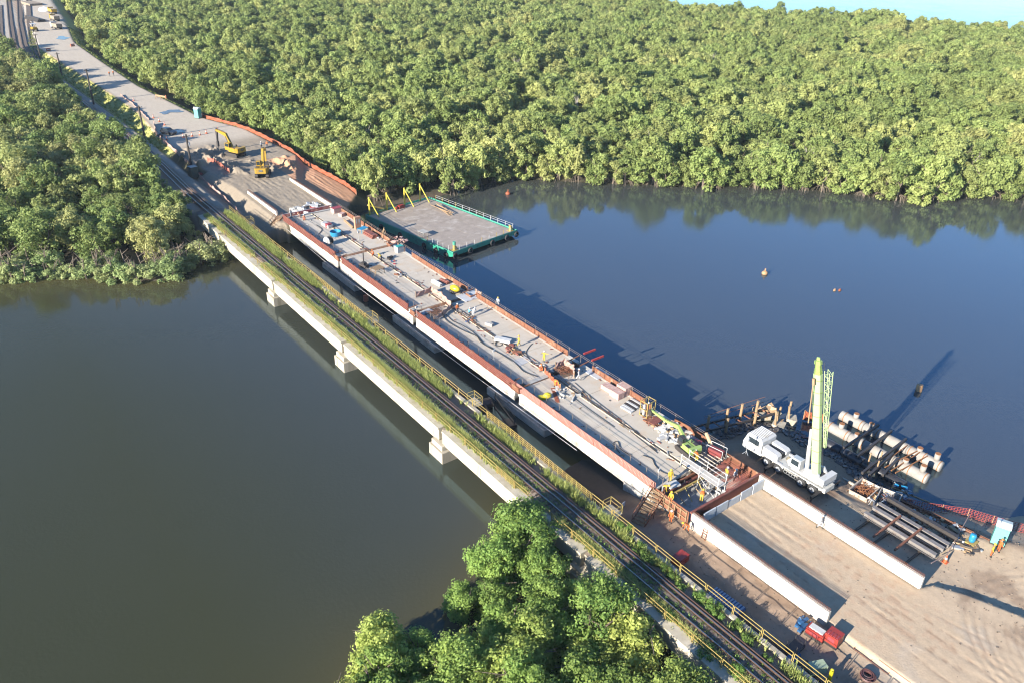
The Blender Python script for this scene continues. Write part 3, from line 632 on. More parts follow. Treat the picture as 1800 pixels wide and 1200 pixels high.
def plant(kind, crowns, trunks, k, x, y, z, s, label, group, cat='tree', sz=1.0):
    t = empty(kind, (x, y, z), random.uniform(0, 6.28), label, cat, group); t.scale = (s, s, s*sz)
    obj('crown', crowns[k], t); obj('trunk', trunks[k], t); return t
def scatter(poly_test, n, x0, x1, y0, y1, dmin, seed):
    """dart throwing with a cell grid"""
    g = random.Random(seed); cell = {}; pts = []; c = dmin
    for _ in range(n):
        x, y = g.uniform(x0, x1), g.uniform(y0, y1); i, j = int(x//c), int(y//c)
        if any((x-a)**2+(y-b)**2 < dmin*dmin for di in (-1, 0, 1) for dj in (-1, 0, 1) for a, b in cell.get((i+di, j+dj), ())): continue
        cell.setdefault((i, j), []).append((x, y)); pts.append((x, y))
    P = np.array(pts); return P[poly_test(P[:, 0], P[:, 1])]
def in_view(P, z=4.0, mx=140, my=170):
    c = np.stack([P[:, 0], P[:, 1], np.full(len(P), z-CAM_H)], 1) @ RWC
    px = 900+FPX*c[:, 0]/-c[:, 2]; py = 600-FPX*c[:, 1]/-c[:, 2]
    return (c[:, 2] < 0) & (px > -mx) & (px < 1800+mx) & (py > -my) & (py < 1200+my)

# the mangrove forest beyond the river
def forest_ok(x, y):
    return (sdist(LAND_FAR, x, y) > -.8) & (sdist(ROAD, x, y) < -np.where(y > 205, 7.6, 4.8)-2.2*(vnoise(x*.1, y*.1)-.5)*2) & (sdist(DIRT, x, y) < -3.0) & (x > 64)
FP = scatter(forest_ok, 90000, 64, 500, -20, 640, 3.4, 5)
SH = [p for p in along(LAND_FAR[13:30], 3.4)]; SH = np.array([(x+random.uniform(-.8, .8), y+random.uniform(-.8, .8)) for x, y in SH if x > 92])
FP = np.concatenate([SH, FP[(sdist(LAND_FAR, FP[:, 0], FP[:, 1]) > 2.2)]])
FP = FP[in_view(FP)]
dist = np.hypot(FP[:, 0], FP[:, 1]); shore = sdist(LAND_FAR, FP[:, 0], FP[:, 1])
front = np.argsort(dist+np.minimum(shore, 60)*1.2)[:295]
isf = np.zeros(len(FP), bool); isf[front] = True
fz = height(FP[:, 0], FP[:, 1])
for i in front:
    x, y = FP[i]; s = random.uniform(.66, 1.12); wf = shore[i] < 6
    lab = ('mangrove tree with arching roots at the water\'s edge of the far bank' if wf and x > 90 else 'green mangrove tree close behind the far waterfront' if x > 90 else 'mangrove tree beside the dirt bank and the works fence')
    plant('mangrove_tree', far_crowns, far_trunks, random.randrange(NF), x, y, fz[i]-.2, s, lab, {'m': 'mangroves at the water\'s edge', 'g': 'mangroves behind the waterfront'}.get('m' if wf and x > 90 else 'g' if x > 90 else 'b', 'mangroves beside the works'), sz=random.uniform(.85, 1.15))
rest = FP[~isf]; rz_ = fz[~isf]
def instance_on(name, pts, zs, meshes, smin, smax, seed, label):
    """one object: tree meshes set on points by geometry nodes"""
    me = bpy.data.meshes.new(name); me.from_pydata([(float(a), float(b), float(c)-.2) for (a, b), c in zip(pts, zs)], [], [])
    o = obj(name, me); coll = bpy.data.collections.new(name+'_kinds')
    for k, mm_ in enumerate(meshes): coll.objects.link(bpy.data.objects.new(f'{name}_kind_{"abcdefgh"[k]}', mm_))
    ng = bpy.data.node_groups.new(name, 'GeometryNodeTree'); ng.interface.new_socket('Geometry', in_out='INPUT', socket_type='NodeSocketGeometry'); ng.interface.new_socket('Geometry', in_out='OUTPUT', socket_type='NodeSocketGeometry')
    N = ng.nodes; L = ng.links; gi = N.new('NodeGroupInput'); go = N.new('NodeGroupOutput')
    ci = N.new('GeometryNodeCollectionInfo'); ci.inputs[0].default_value = coll; ci.inputs['Separate Children'].default_value = True; ci.inputs['Reset Children'].default_value = True
    ip = N.new('GeometryNodeInstanceOnPoints'); ip.inputs['Pick Instance'].default_value = True
    rv = N.new('FunctionNodeRandomValue'); rv.data_type = 'FLOAT_VECTOR'; rv.inputs[0].default_value = (0, 0, 0); rv.inputs[1].default_value = (.12, .12, 6.28); rv.inputs['Seed'].default_value = seed
    rs = N.new('FunctionNodeRandomValue'); rs.data_type = 'FLOAT'; rs.inputs[2].default_value = smin; rs.inputs[3].default_value = smax; rs.inputs['Seed'].default_value = seed+1
    ri = N.new('FunctionNodeRandomValue'); ri.data_type = 'INT'; ri.inputs[4].default_value = 0; ri.inputs[5].default_value = len(meshes)-1; ri.inputs['Seed'].default_value = seed+2
    L.new(gi.outputs[0], ip.inputs['Points']); L.new(ci.outputs[0], ip.inputs['Instance']); L.new(rv.outputs[0], ip.inputs['Rotation']); L.new(rs.outputs[1], ip.inputs['Scale']); L.new(ri.outputs[2], ip.inputs['Instance Index'])
    L.new(ip.outputs[0], go.inputs[0])
    md = o.modifiers.new('scatter', 'NODES'); md.node_group = ng
    return tag(o, label, kind='stuff')
instance_on('mangrove_forest', rest, rz_, far_crowns, .55, 1.25, 3, 'dense mangrove forest stretching away to the bay')
# thicket on the left bank
def left_ok(x, y): return (sdist(LAND_FAR, x, y) > .8) & (pdist(RAILWAY, x, y) > np.where((y > 214) & (y < 258), 5.6, 4.2)) & (x < 42) & (sdist(YARD, x, y) < -3)
LSH = np.array([(x+random.uniform(-.5, .5), y+random.uniform(.2, 1.0)) for x, y in along(LAND_FAR[1:10], 2.6) if x > -12])
LP = scatter(left_ok, 12000, -60, 42, 130, 372, 4.0, 8); LP = LP[in_view(LP, 4, 90, 120)]
LP = np.concatenate([LSH, LP]); lz = height(LP[:, 0], LP[:, 1]); order = np.argsort(np.hypot(LP[:, 0], LP[:, 1]))
for n_, i in enumerate(order[:285]):
    x, y = LP[i]; wf = sdist(LAND_FAR, np.array([x]), np.array([y]))[0] < 6; s = random.uniform(.75, 1.2)*(1.22 if y > 172 and x > 15 else 1)
    if wf: plant('riverside_bush', bush_crowns, mid_trunks, random.randrange(3), x, y, lz[i]-.4, s*.95, 'leafy bush at the water\'s edge of the bank beside the railway', 'bushes along the railway bank', 'bush', .8)
    else: plant('riverside_tree', mid_crowns, mid_trunks, random.randrange(NF), x, y, lz[i]-.2, s, 'broadleaf tree in the thicket on the railway side of the river', 'trees in the railway-side thicket', sz=random.uniform(.85, 1.15))
if len(order) > 285: instance_on('thicket', LP[order[285:]], lz[order[285:]], mid_crowns, .8, 1.2, 21, 'farther thicket beside the railway yard')
# the clump at the foot of the picture
def near_ok(x, y): return (sdist(LAND_NEAR, x, y) > .5) & (x < 38.3)
NP = scatter(near_ok, 3000, -8, 42.5, 18, 53, 3.1, 4)
NP = np.concatenate([NP, np.array([(39.2, 47.6), (37.6, 46.4)])]); NP = NP[in_view(NP, 3, 160, 160)]; nz = height(NP[:, 0], NP[:, 1])
for i, (x, y) in enumerate(NP):
    plant('near_tree', near_crowns, near_trunks, i % 5, x, y, nz[i]-.5, random.uniform(.72, 1.12), 'bright green tree in the clump between river and railway bridge', 'trees in the near clump', sz=random.uniform(.85, 1.1))

pale_bark = M('bleached_bark', (.34, .31, .27), (.24, .22, .19), 5, .9)
snags = []
for k in range(3):
    me = trunk_mesh('bare_trunk', 900+k, 4.2, 9.0); me.materials.clear(); me.materials.append(pale_bark); snags.append(me)
for k, (px, py) in enumerate(((1150, 268), (1005, 205), (1420, 300), (760, 240), (640, 262), (900, 130), (1620, 190), (1250, 120), (1700, 300), (480, 150))):
    p = at(px, py, 2.5); t = obj('bare_tree', snags[k % 3], None, (p.x, p.y, .6)); t.rotation_euler = (0, 0, k*1.7); tag(t, 'bare grey tree standing among the green mangroves', 'tree', 'bare trees in the forest')
# ------------------------------------------------------------------ weeds on the railway bridge
def grass_mesh(name, spots, mat, seed, hmin, hmax, blades=7, w=.035, spread=.18):
    g = np.random.default_rng(seed); V = []; F = []; T = []
    for (x, y, z, k) in spots:
        for b in range(blades):
            a = g.uniform(0, 6.28); r = g.uniform(0, spread); h = g.uniform(hmin, hmax)*k; l = g.uniform(.15, .55)*h; ww = w*g.uniform(.7, 1.6)
            bx, by = x+r*math.cos(a), y+r*math.sin(a); c, s = math.cos(a), math.sin(a); i = len(V)
            V += [(bx-s*ww, by+c*ww, z), (bx+s*ww, by-c*ww, z), (bx+c*l*.5+s*ww*.8, by+s*l*.5-c*ww*.8, z+h*.7), (bx+c*l*.5-s*ww*.8, by+s*l*.5+c*ww*.8, z+h*.7), (bx+c*l*1.2, by+s*l*1.2, z+h)]
            F += [(i, i+1, i+2, i+3), (i+3, i+2, i+4)]; T += [g.uniform(0, 1)]*5
    me = bpy.data.meshes.new(name); me.from_pydata(V, [], F); at_ = me.attributes.new('tint', 'FLOAT', 'POINT'); at_.data.foreach_set('value', np.array(T, np.float32)); me.materials.append(mat); return me
grass_mat = leaf_mat('weed_blades', (.36, .37, .12), (.15, .21, .055), (.40, .37, .15))
weed_mat = leaf_mat('weed_leaves', (.17, .26, .06), (.07, .14, .03), (.2, .28, .07))
g_ = random.Random(3); A = []; B = []; Cc = []
for k in range(12500):
    y = g_.uniform(14, 152); t = float(fbm(np.array([y*.16]), np.array([3.3]))[0])
    x = g_.gauss(42.05, .24); dens = .25+1.1*t if y > 55 else .4+.8*t
    if g_.random() < dens*1.0*ss(.30, .48, t): A.append((x, y, 3.66, (.55+.8*t)*(1.0 if y > 60 else .8)))
    x = g_.gauss(45.75, .33); t2 = float(fbm(np.array([y*.13]), np.array([9.7]))[0])
    if g_.random() < (.5*ss(.36, .58, t2)+.06)*(.2+1.3*t2)*(1.15 if y > 100 else .9 if y > 52 else .55): B.append((x, y, 3.64, (.6+.9*t2)*(1.25 if y > 95 else 1)))
for k in range(1500):
    y = g_.uniform(14, 150); Cc.append((43.6+g_.uniform(-.75, .75), y, 3.95, g_.uniform(.2, .6)))
tag(obj('grass', grass_mesh('grass', A, grass_mat, 1, .3, .85)), 'tall weeds along the sunlit edge of the railway bridge', kind='stuff')
tag(obj('grass', grass_mesh('grass', B, grass_mat, 2, .25, .75)), 'thick band of weeds between the tracks and the inner railing', kind='stuff')
tag(obj('grass', grass_mesh('grass', Cc, weed_mat, 3, .2, .5, blades=5)), 'sparse weeds sprouting between the rails', kind='stuff')
# leafy bushes rooted in the ballast at the near end
bushm = [crown_mesh('bush', weed_mat, 700+k, .7, .05, .75, 14, 900, .06, skirt=1) for k in range(3)]
for k, (px, py) in enumerate(((1100, 930), (1122, 968), (1140, 985), (1185, 1020), (1196, 1035), (1225, 1052), (1262, 1085), (1292, 1100), (1316, 1128), (1170, 1008), (1255, 1070), (1085, 925), (1350, 1160), (1240, 1150), (1180, 1085), (1145, 1050), (1105, 1005), (1290, 1180))):
    p = at(px, py, 3.7); o = obj('weed_bush', bushm[k % 3], None, (p.x, p.y, 3.62)); o.scale = (random.uniform(.9, 1.5),)*3; o.rotation_euler = (0, 0, k)
    tag(o, 'low leafy bush growing in the ballast of the railway bridge', 'bush', 'bushes on the railway bridge')
shrub = [crown_mesh('bush', leaf_mixed, 720+k, 1.3, .1, 1.7, 16, 1500, .12, skirt=1) for k in range(2)]
for k, (px, py, s, lab) in enumerate(((383, 438, 1.3, 'round bush on the mud under the railway bridge'), (372, 445, .8, 'small bush at the foot of the far railway pier'), (345, 420, 1.2, 'bush against the far end of the railway bridge'))):
    p = onground(px, py, .4); o = obj('bush', shrub[k % 2], None, (p.x, p.y, p.z-.1)); o.scale = (s,)*3; tag(o, lab, 'bush')
# grass verge of the road
V_ = []
for k in range(9000):
    y = g_.uniform(200, 420); x = g_.uniform(44, 75); V_.append((x, y))
V_ = np.array(V_); rdv = sdist(ROAD, V_[:, 0], V_[:, 1]); rwv = pdist(RAILWAY, V_[:, 0], V_[:, 1]); kk = (rdv < -.3) & (rdv > -4.6) & (rwv > 3)
hv = height(V_[:, 0], V_[:, 1])
tag(obj('grass', grass_mesh('grass', [(a, b, c-.03, 1) for (a, b), c in zip(V_[kk], hv[kk])], grass_mat, 5, .15, .45, blades=9, w=.06, spread=.5)), 'grassy verge along the road embankment', kind='stuff')

# ------------------------------------------------------------------ people
def person_mesh(name, J):
    """one continuous skinned body; J overrides joint positions for the pose"""
    P = {'pel': (0, 0, .95, .135), 'bel': (0, 0, 1.1, .13), 'che': (0, 0, 1.33, .165), 'nek': (0, .01, 1.50, .06), 'hed': (0, .03, 1.62, .098), 'top': (0, .02, 1.72, .085),
         'hl': (-.1, 0, .88, .095), 'kl': (-.11, .02, .48, .07), 'al': (-.11, -.02, .09, .052), 'tl': (-.12, .15, .05, .045), 'hr': (.1, 0, .88, .095), 'kr': (.11, .02, .48, .07), 'ar': (.11, -.02, .09, .052), 'tr': (.12, .15, .05, .045),
         'sl': (-.19, 0, 1.43, .066), 'el': (-.26, -.02, 1.15, .05), 'wl': (-.25, .12, .93, .04), 'fl': (-.24, .18, .86, .042), 'sr': (.19, 0, 1.43, .066), 'er': (.26, -.02, 1.15, .05), 'wr': (.25, .12, .93, .04), 'fr': (.24, .18, .86, .042)}
    for k, v in J.items(): P[k] = (*v, P[k][3])
    K = list(P); E = [('pel', 'bel'), ('bel', 'che'), ('che', 'nek'), ('nek', 'hed'), ('hed', 'top')]
    for s in 'lr': E += [('pel', 'h'+s), ('h'+s, 'k'+s), ('k'+s, 'a'+s), ('a'+s, 't'+s), ('che', 's'+s), ('s'+s, 'e'+s), ('e'+s, 'w'+s), ('w'+s, 'f'+s)]
    me = bpy.data.meshes.new('skel'); me.from_pydata([P[k][:3] for k in K], [(K.index(a), K.index(b)) for a, b in E], [])
    o = bpy.data.objects.new('skel', me); COL.objects.link(o); md = o.modifiers.new('s', 'SKIN'); sk = me.skin_vertices[0].data
    for i, k in enumerate(K): r = P[k][3]; sk[i].radius = (r*1.12 if k in ('che', 'bel', 'pel') else r, r*.8 if k in ('che', 'bel') else r); sk[i].use_root = (i == 0)
    sub = o.modifiers.new('d', 'SUBSURF'); sub.levels = 1; sub.render_levels = 1
    dg = bpy.context.evaluated_depsgraph_get(); dg.update(); out = bpy.data.meshes.new_from_object(o.evaluated_get(dg)); out.name = name
    bpy.data.objects.remove(o); bpy.data.meshes.remove(me)
    # clothing by nearest bone: 0 trousers, 1 vest, 2 skin, 3 boots
    kind = {'pel': 0, 'hl': 0, 'hr': 0, 'kl': 0, 'kr': 0, 'al': 3, 'ar': 3, 'tl': 3, 'tr': 3, 'bel': 1, 'che': 1, 'sl': 1, 'sr': 1, 'el': 1, 'er': 1, 'wl': 1, 'wr': 1, 'fl': 2, 'fr': 2, 'nek': 2, 'hed': 2, 'top': 2}
    jp = np.array([P[k][:3] for k in K]); jk = [kind[k] for k in K]; out.materials.clear()
    for m in (trouser, vest_o, skin_m, black): out.materials.append(m)
    for p in out.polygons: p.material_index = jk[int(np.argmin(((jp-np.array(p.center))**2).sum(1)))]; p.use_smooth = True
    return out, Vector(P['hed'][:3])+Vector((0, -.005, .07))
trouser = M('navy_trousers', (.05, .06, .09), (.035, .04, .06), 8, .9); vest_o = M('orange_vest', (.46, .12, .02), (.40, .10, .02), 10, .7); skin_m = M('skin', (.30, .17, .11), (.26, .14, .09), 10, .6)
vest_y = M('yellow_overall', (.46, .31, .02), (.40, .27, .02), 10, .7); cloth_w = M('white_overall', (.42, .42, .43), (.34, .34, .35), 8, .8); cloth_b = M('blue_shirt', (.10, .35, .55), (.08, .28, .45), 8, .8); cloth_g = M('grey_cloth', (.25, .26, .28), (.18, .19, .2), 8, .9)
trouser_o = M('orange_trousers', (.46, .10, .02), (.40, .085, .02), 10, .8)
POSES = {'stand': person_mesh('body_stand', {}),
         'walk': person_mesh('body_walk', {'kl': (-.11, .22, .50), 'al': (-.11, .26, .10), 'tl': (-.12, .42, .07), 'kr': (.11, -.05, .50), 'ar': (.11, -.32, .14), 'tr': (.12, -.18, .05), 'wl': (-.25, -.12, .98), 'fl': (-.25, -.16, .90), 'wr': (.25, .24, 1.0), 'fr': (.24, .30, .94)}),
         'reach': person_mesh('body_reach', {'el': (-.44, .06, 1.38), 'wl': (-.64, .12, 1.52), 'fl': (-.71, .14, 1.56), 'er': (.34, .2, 1.32), 'wr': (.34, .42, 1.42), 'fr': (.34, .50, 1.44)}),
         'bend': person_mesh('body_bend', {'bel': (0, .12, 1.02), 'che': (0, .36, 1.12), 'nek': (0, .52, 1.18), 'hed': (0, .64, 1.17), 'top': (0, .73, 1.20), 'pel': (0, -.06, .92), 'sl': (-.19, .42, 1.10), 'sr': (.19, .42, 1.10), 'el': (-.24, .46, .82), 'er': (.24, .46, .82), 'wl': (-.2, .54, .58), 'wr': (.2, .54, .58), 'fl': (-.19, .58, .5), 'fr': (.19, .58, .5)}),
         'kneel': person_mesh('body_kneel', {'pel': (0, 0, .42), 'bel': (0, .04, .58), 'che': (0, .12, .80), 'nek': (0, .18, .96), 'hed': (0, .24, 1.06), 'top': (0, .26, 1.16), 'hl': (-.1, .02, .38), 'hr': (.1, .02, .38), 'kl': (-.16, .40, .42), 'al': (-.15, .30, .06), 'tl': (-.15, .44, .05), 'kr': (.16, .34, .10), 'ar': (.13, -.12, .10), 'tr': (.13, -.26, .06),
                                              'sl': (-.19, .12, .88), 'sr': (.19, .12, .88), 'el': (-.27, .30, .70), 'er': (.27, .30, .70), 'wl': (-.2, .50, .58), 'wr': (.2, .50, .58), 'fl': (-.18, .56, .54), 'fr': (.18, .56, .54)})}
hm = MB(); hm.ball((0, 0, 0), .125, 10, 8, (1, 1.12, 1), zmin=0); hm.tube([(0, .03, -.008), (0, .03, .012)], .155, 10); HELM = {}
for nm, mt in (('white', white_paint), ('yellow', M('helmet_yellow', (.5, .35, .02), (.45, .31, .02), 5, .35)), ('orange', M('helmet_orange', (.5, .15, .025), (.45, .13, .025), 5, .35)), ('blue', M('helmet_blue', (.08, .3, .6), (.06, .25, .5), 5, .35))): HELM[nm] = hm.mesh('helmet', mt, True)
VEST = {'o': vest_o, 'y': vest_y, 'w': cloth_w, 'b': cloth_b, 'g': cloth_g}; TRO = {'n': trouser, 'o': trouser_o, 'y': vest_y, 'w': cloth_w, 'g': cloth_g}
def person(pose, p, face, v, t, hel, label):
    me, hd = POSES[pose]; o = obj('person', me, None, p); o.rotation_euler = (0, 0, face)
    for i, mt in ((0, TRO[t]), (1, VEST[v])): o.material_slots[i].link = 'OBJECT'; o.material_slots[i].material = mt
    h = obj('helmet', HELM[hel], o, hd)
    return tag(o, label, 'person')
# ------------------------------------------------------------------ machines
def lettering(txt, size, mat, parent, M4, name='lettering'):
    c = bpy.data.curves.new(name, 'FONT'); c.body = txt; c.size = size; c.align_x = 'CENTER'; c.align_y = 'CENTER'; c.extrude = .006
    t = bpy.data.objects.new('tmp', c); COL.objects.link(t); dg = bpy.context.evaluated_depsgraph_get(); dg.update()
    me = bpy.data.meshes.new_from_object(t.evaluated_get(dg)); bpy.data.objects.remove(t); me.materials.clear(); me.materials.append(mat)
    o = obj(name, me, parent); o.matrix_local = M4; return o
def face_back(x, y, z): return Matrix.Translation((x, y, z)) @ Matrix(((1, 0, 0, 0), (0, 0, -1, 0), (0, 1, 0, 0), (0, 0, 0, 1)))   # text that reads from -Y
def track_mesh(L_, h, w):
    mb = MB(); n = 8; prof = [(-L_/2+h/2+h/2*math.cos(t), h/2+h/2*math.sin(t)) for t in np.linspace(math.pi/2, 1.5*math.pi, n)]+[(L_/2-h/2+h/2*math.cos(t), h/2+h/2*math.sin(t)) for t in np.linspace(-math.pi/2, math.pi/2, n)]
    mb.extr(prof, Matrix.Identity(4), w)
    for k in range(int(L_/.2)):
        y = -L_/2+h/2+k*.2
        if y < L_/2-h/2: mb.b2((-w/2-.02, y, h-.01), (w/2+.02, y+.09, h+.035)); mb.b2((-w/2-.02, y, -.03), (w/2+.02, y+.09, .01))
    return mb.mesh('track', dark_steel)
def excavator(label, loc, rz, paint, boom, scale=1.0, hammer=False, mark=True, bucket_open=True):
    e = empty('excavator', loc, rz, label, 'excavator'); e.scale = (scale,)*3
    tm = track_mesh(4.2, .9, .6)
    for s in (-1, 1): obj('track', tm, e, (s*1.15, 0, 0))
    mb = MB(); mb.b2((-.85, -.8, .45), (.85, .8, .95)); mb.cyl((0, 0, .95), (0, 0, 1.12), .75, 14); mb.build('undercarriage', dark_steel, e)
    mb = MB(); mb.prism([(-1.3, -1.6), (-1.3, .6), (-.35, .6), (-.35, 1.35), (.35, 1.35), (.35, .9), (1.3, .9), (1.3, -1.6)], 1.13, 1.42); mb.b2((-1.28, -1.5, 1.42), (-.1, .3, 2.1)); mb.b2((.2, -1.5, 1.42), (1.28, .8, 2.0)); mb.b2((-.1, -1.5, 1.42), (.2, -.2, 1.95)); mb.build('house', paint, e)
    mb = MB(); mb.prism([(-1.34, -1.7), (1.34, -1.7), (1.34, -2.1), (1.05, -2.55), (-1.05, -2.55), (-1.34, -2.1)], 1.15, 2.25); cw = mb.build('counterweight', paint, e)
    if mark:
        mb = MB(); mb.b2((-.42, -2.575, 1.55), (.42, -2.552, 2.0)); pl = mb.build('name_plate', black, cw); lettering('CAT', .38, white_paint, cw, face_back(0, -2.585, 1.78))
    mb = MB(); mb.prism([(-1.28, .62), (-1.28, 1.75), (-.42, 1.75), (-.42, .62)], 1.43, 2.2); mb.b2((-1.28, .32, 2.95), (-.42, 1.6, 3.05))
    for x, y in ((-1.25, .36), (-.45, .36), (-1.25, 1.66), (-.45, 1.66)): mb.bar((x, y, 2.1), (x, min(y, 1.56), 3.0), .08)
    mb.b2((-1.28, .32, 1.43), (-.42, .615, 2.2)); cb = mb.build('cab', dark_steel if paint is lime else paint, e)
    mb = MB(); mb.b2((-1.24, .40, 2.2), (-.46, 1.62, 2.95)); mb.build('window', glass, cb)
    mb = MB()
    for x in (-.9, .9): mb.b2((x-.35, -1.4, 2.0 if x > 0 else 2.1), (x+.35, -.4, 2.16))
    mb.b2((.5, -.2, 2.0), (.7, 0, 2.5)); mb.build('engine_cover', dark_steel, e)
    # boom polyline in the (forward, up) plane
    (y0, z0), (y1, z1), (y2, z2), (y3, z3) = boom
    def arm(name, pts, w, hs, mat):
        top = []; bot = []
        for i, (yy, zz) in enumerate(pts):
            a = pts[max(i-1, 0)]; b = pts[min(i+1, len(pts)-1)]; d = Vector((b[0]-a[0], b[1]-a[1])).normalized(); n_ = Vector((-d.y, d.x)); top.append((yy+n_.x*hs[i], zz+n_.y*hs[i])); bot.append((yy-n_.x*hs[i], zz-n_.y*hs[i]))
        mb = MB(); mb.extr(top+bot[::-1], Matrix.Identity(4), w); return mb.build(name, mat, e)
    arm('boom', [(y0, z0), (y1, z1), (y2, z2)], .5, [.2, .42, .2], paint)
    arm('stick', [(y2-.3*(y3-y2)*.4, z2-.3*(z3-z2)*.4), (y2, z2), (y3, z3)], .36, [.14, .28, .13], paint if not hammer else dark_steel)
    mb = MB(); mb.cyl((-.28, y0+.5, z0-.3), (-.28, y1-.2, z1-.35), .09, 8); mb.cyl((.28, y0+.5, z0-.3), (.28, y1-.2, z1-.35), .09, 8); mb.cyl((0, y1+.2, z1+.5), (0, y2-.1, z2+.42), .08, 8); mb.build('hydraulic_ram', dark_steel, e)
    mb = MB()
    if hammer: mb.b2((-.22, y3-.22, z3-1.1), (.22, y3+.22, z3+.1)); mb.cyl((0, y3, z3-1.1), (0, y3, z3-2.0), .09, 8, .05); mb.build('hammer', dark_steel, e)
    else:
        pr_ = [(y3+.25, z3+.1), (y3-.25, z3+.15), (y3-.75, z3-.25), (y3-.8, z3-.75), (y3-.35, z3-1.0), (y3+.35, z3-.95), (y3+.3, z3-.85), (y3-.3, z3-.85), (y3-.62, z3-.6), (y3-.55, z3-.2)]
        mb.extr(pr_, Matrix.Identity(4), 1.1)
        for s in (-.53, .53): mb.extr([(y3+.25, z3+.1), (y3-.25, z3+.12), (y3-.72, z3-.25), (y3-.75, z3-.75), (y3-.35, z3-.97), (y3+.33, z3-.93)], Matrix.Translation((s, 0, 0)), .05)
        mb.build('bucket', dark_steel, e)
    return e
p = onground(414, 274, 4); excavator('yellow excavator with a hydraulic breaker on raised boom, by the orange fence', (p.x, p.y, p.z), R(22), cat_yellow, [(.6, 1.9), (2.4, 4.6), (5.3, 5.2), (5.5, 2.4)], hammer=True)
p = onground(463, 309, 4); excavator('yellow excavator digging in the sand fill, its counterweight to the camera', (p.x, p.y, p.z), R(-30), cat_yellow, [(.6, 1.9), (2.7, 4.9), (5.6, 4.3), (5.0, 1.6)])
excavator('lime green mini excavator with dark cab on the bridge deck', (61.3, 46.6, 3.87), R(-8), lime, [(.6, 1.9), (3.4, 3.6), (7.3, 2.8), (11.5, 2.6)], scale=.6, mark=False)

# ------------------------------------------------------------------ truck crane
def wheel_mesh():
    mb = MB(); mb.k = 0; mb.torus((0, 0, 0), .45, .2, 'X', 20, 8); mb.k = 1; mb.cyl((-.14, 0, 0), (.14, 0, 0), .34, 16); mb.k = 0; mb.cyl((-.17, 0, 0), (.17, 0, 0), .1, 8)
    return mb.mesh('wheel', [black, M('wheel_grey', (.32, .33, .36), (.25, .26, .28), 4, .5)])
tz = hgt(69.6, 39)+.02
tc = empty('truck_crane', (69.7, 38.8, tz), 0, 'white truck crane with lime telescopic boom raised upright', 'crane')
mb = MB(); mb.b2((-.85, -5.2, .75), (.85, 5.0, 1.298)); mb.b2((-1.25, -4.9, 1.3), (1.25, 1.9, 1.42)); mb.b2((-1.2, 1.0, .5), (1.2, 2.6, .74)); mb.build('chassis', M('chassis_grey', (.5, .5, .48), (.38, .38, .36), 3, .6, c3=(.25, .22, .18), s3=2), tc)
# cab with ribbed roof
mb = MB(); M4 = Matrix.Identity(4); mb.extr([(3.05, .95), (3.05, 2.75), (3.3, 2.95), (5.15, 2.95), (5.5, 1.95), (5.6, 1.7), (5.6, .85)], M4, 2.5); cab = mb.build('cab', white_paint, tc)
mb = MB(); mb.b2((-1.2, 3.32, 2.951), (1.2, 5.12, 2.965)); mb.build('roof_panel', M('grey_roof', (.30, .31, .33), (.25, .26, .28), 3, .5), cab)
for k in range(9): mb = MB(); mb.b2((-1.1+k*.262, 3.35, 2.966), (-.98+k*.262, 5.1, 3.03)); mb.build('roof_rib', white_paint, cab)
mb = MB(); mb.extr([(5.17, 2.86), (5.49, 1.98), (5.53, 1.98), (5.21, 2.88)], M4, 2.2)
mb.build('windscreen', glass, cab)
for s in (-1, 1): mb = MB(); mb.b2((s*1.252-.004, 3.5, 1.95), (s*1.252+.004, 4.95, 2.65)); mb.build('side_window', glass, cab)
mb = MB(); mb.b2((-.9, 5.602, .95), (.9, 5.66, 1.15)); mb.build('bumper', dark_steel, cab)
# engine housings behind the cab
for s in (-1, 1): mb = MB(); mb.extr([(.9, 1.36), (.9, 2.0), (1.2, 2.2), (2.95, 2.3), (2.95, 1.36)], Matrix.Translation((s*.8, 0, 0)), .78); mb.build('engine_housing', white_paint, tc)
mb = MB(); mb.b2((-.38, .9, 1.36), (.38, 2.9, 1.7)); mb.cyl((0, 1.0, 1.9), (0, 2.6, 1.9), .22, 10); mb.build('engine', black, tc)
for s in (-1, 1): mb = MB(); mb.extr([(3.0, 1.0), (3.0, 1.3), (2.6, 1.5), (.3, 1.5), (-.1, 1.3), (-.1, 1.1), (.3, 1.34), (2.6, 1.34)], Matrix.Translation((s*1.22, 0, 0)), .3); mb.build('mudguard', white_paint, tc)
wm_ = wheel_mesh()
for y in (2.2, .55, -2.4, -3.9):
    for s in (-1, 1):
        w_ = obj('wheel', wm_, tc, (s*1.13, y, .65))
for y in (1.5 - .2, -4.75):                                     # outrigger beams with jacks and pads
    for s in (-1, 1): mb = MB(); mb.b2((min(s*.9, s*2.6), y-.16, .62), (max(s*.9, s*2.6), y+.16, .9)); mb.cyl((s*2.5, y, .62), (s*2.5, y, .1), .08, 8); mb.cyl((s*2.5, y, .1), (s*2.5, y, .0), .3, 10); mb.build('outrigger', dark_steel, tc)
for s in (-1, 1): mb = MB(); mb.b2((s*1.26-.03, -2.0, .7), (s*1.26+.03, -.2, .76)); mb.b2((s*1.26-.03, -2.0, 1.05), (s*1.26+.03, -.2, 1.11)); [mb.b2((s*1.26-.03, -2.0+k*.35, .7), (s*1.26+.03, -1.94+k*.35, 1.1)) for k in range(6)]; mb.build('side_ladder', M('aluminium', (.55, .55, .55), (.45, .45, .45), 4, .4, metal=.6), tc)
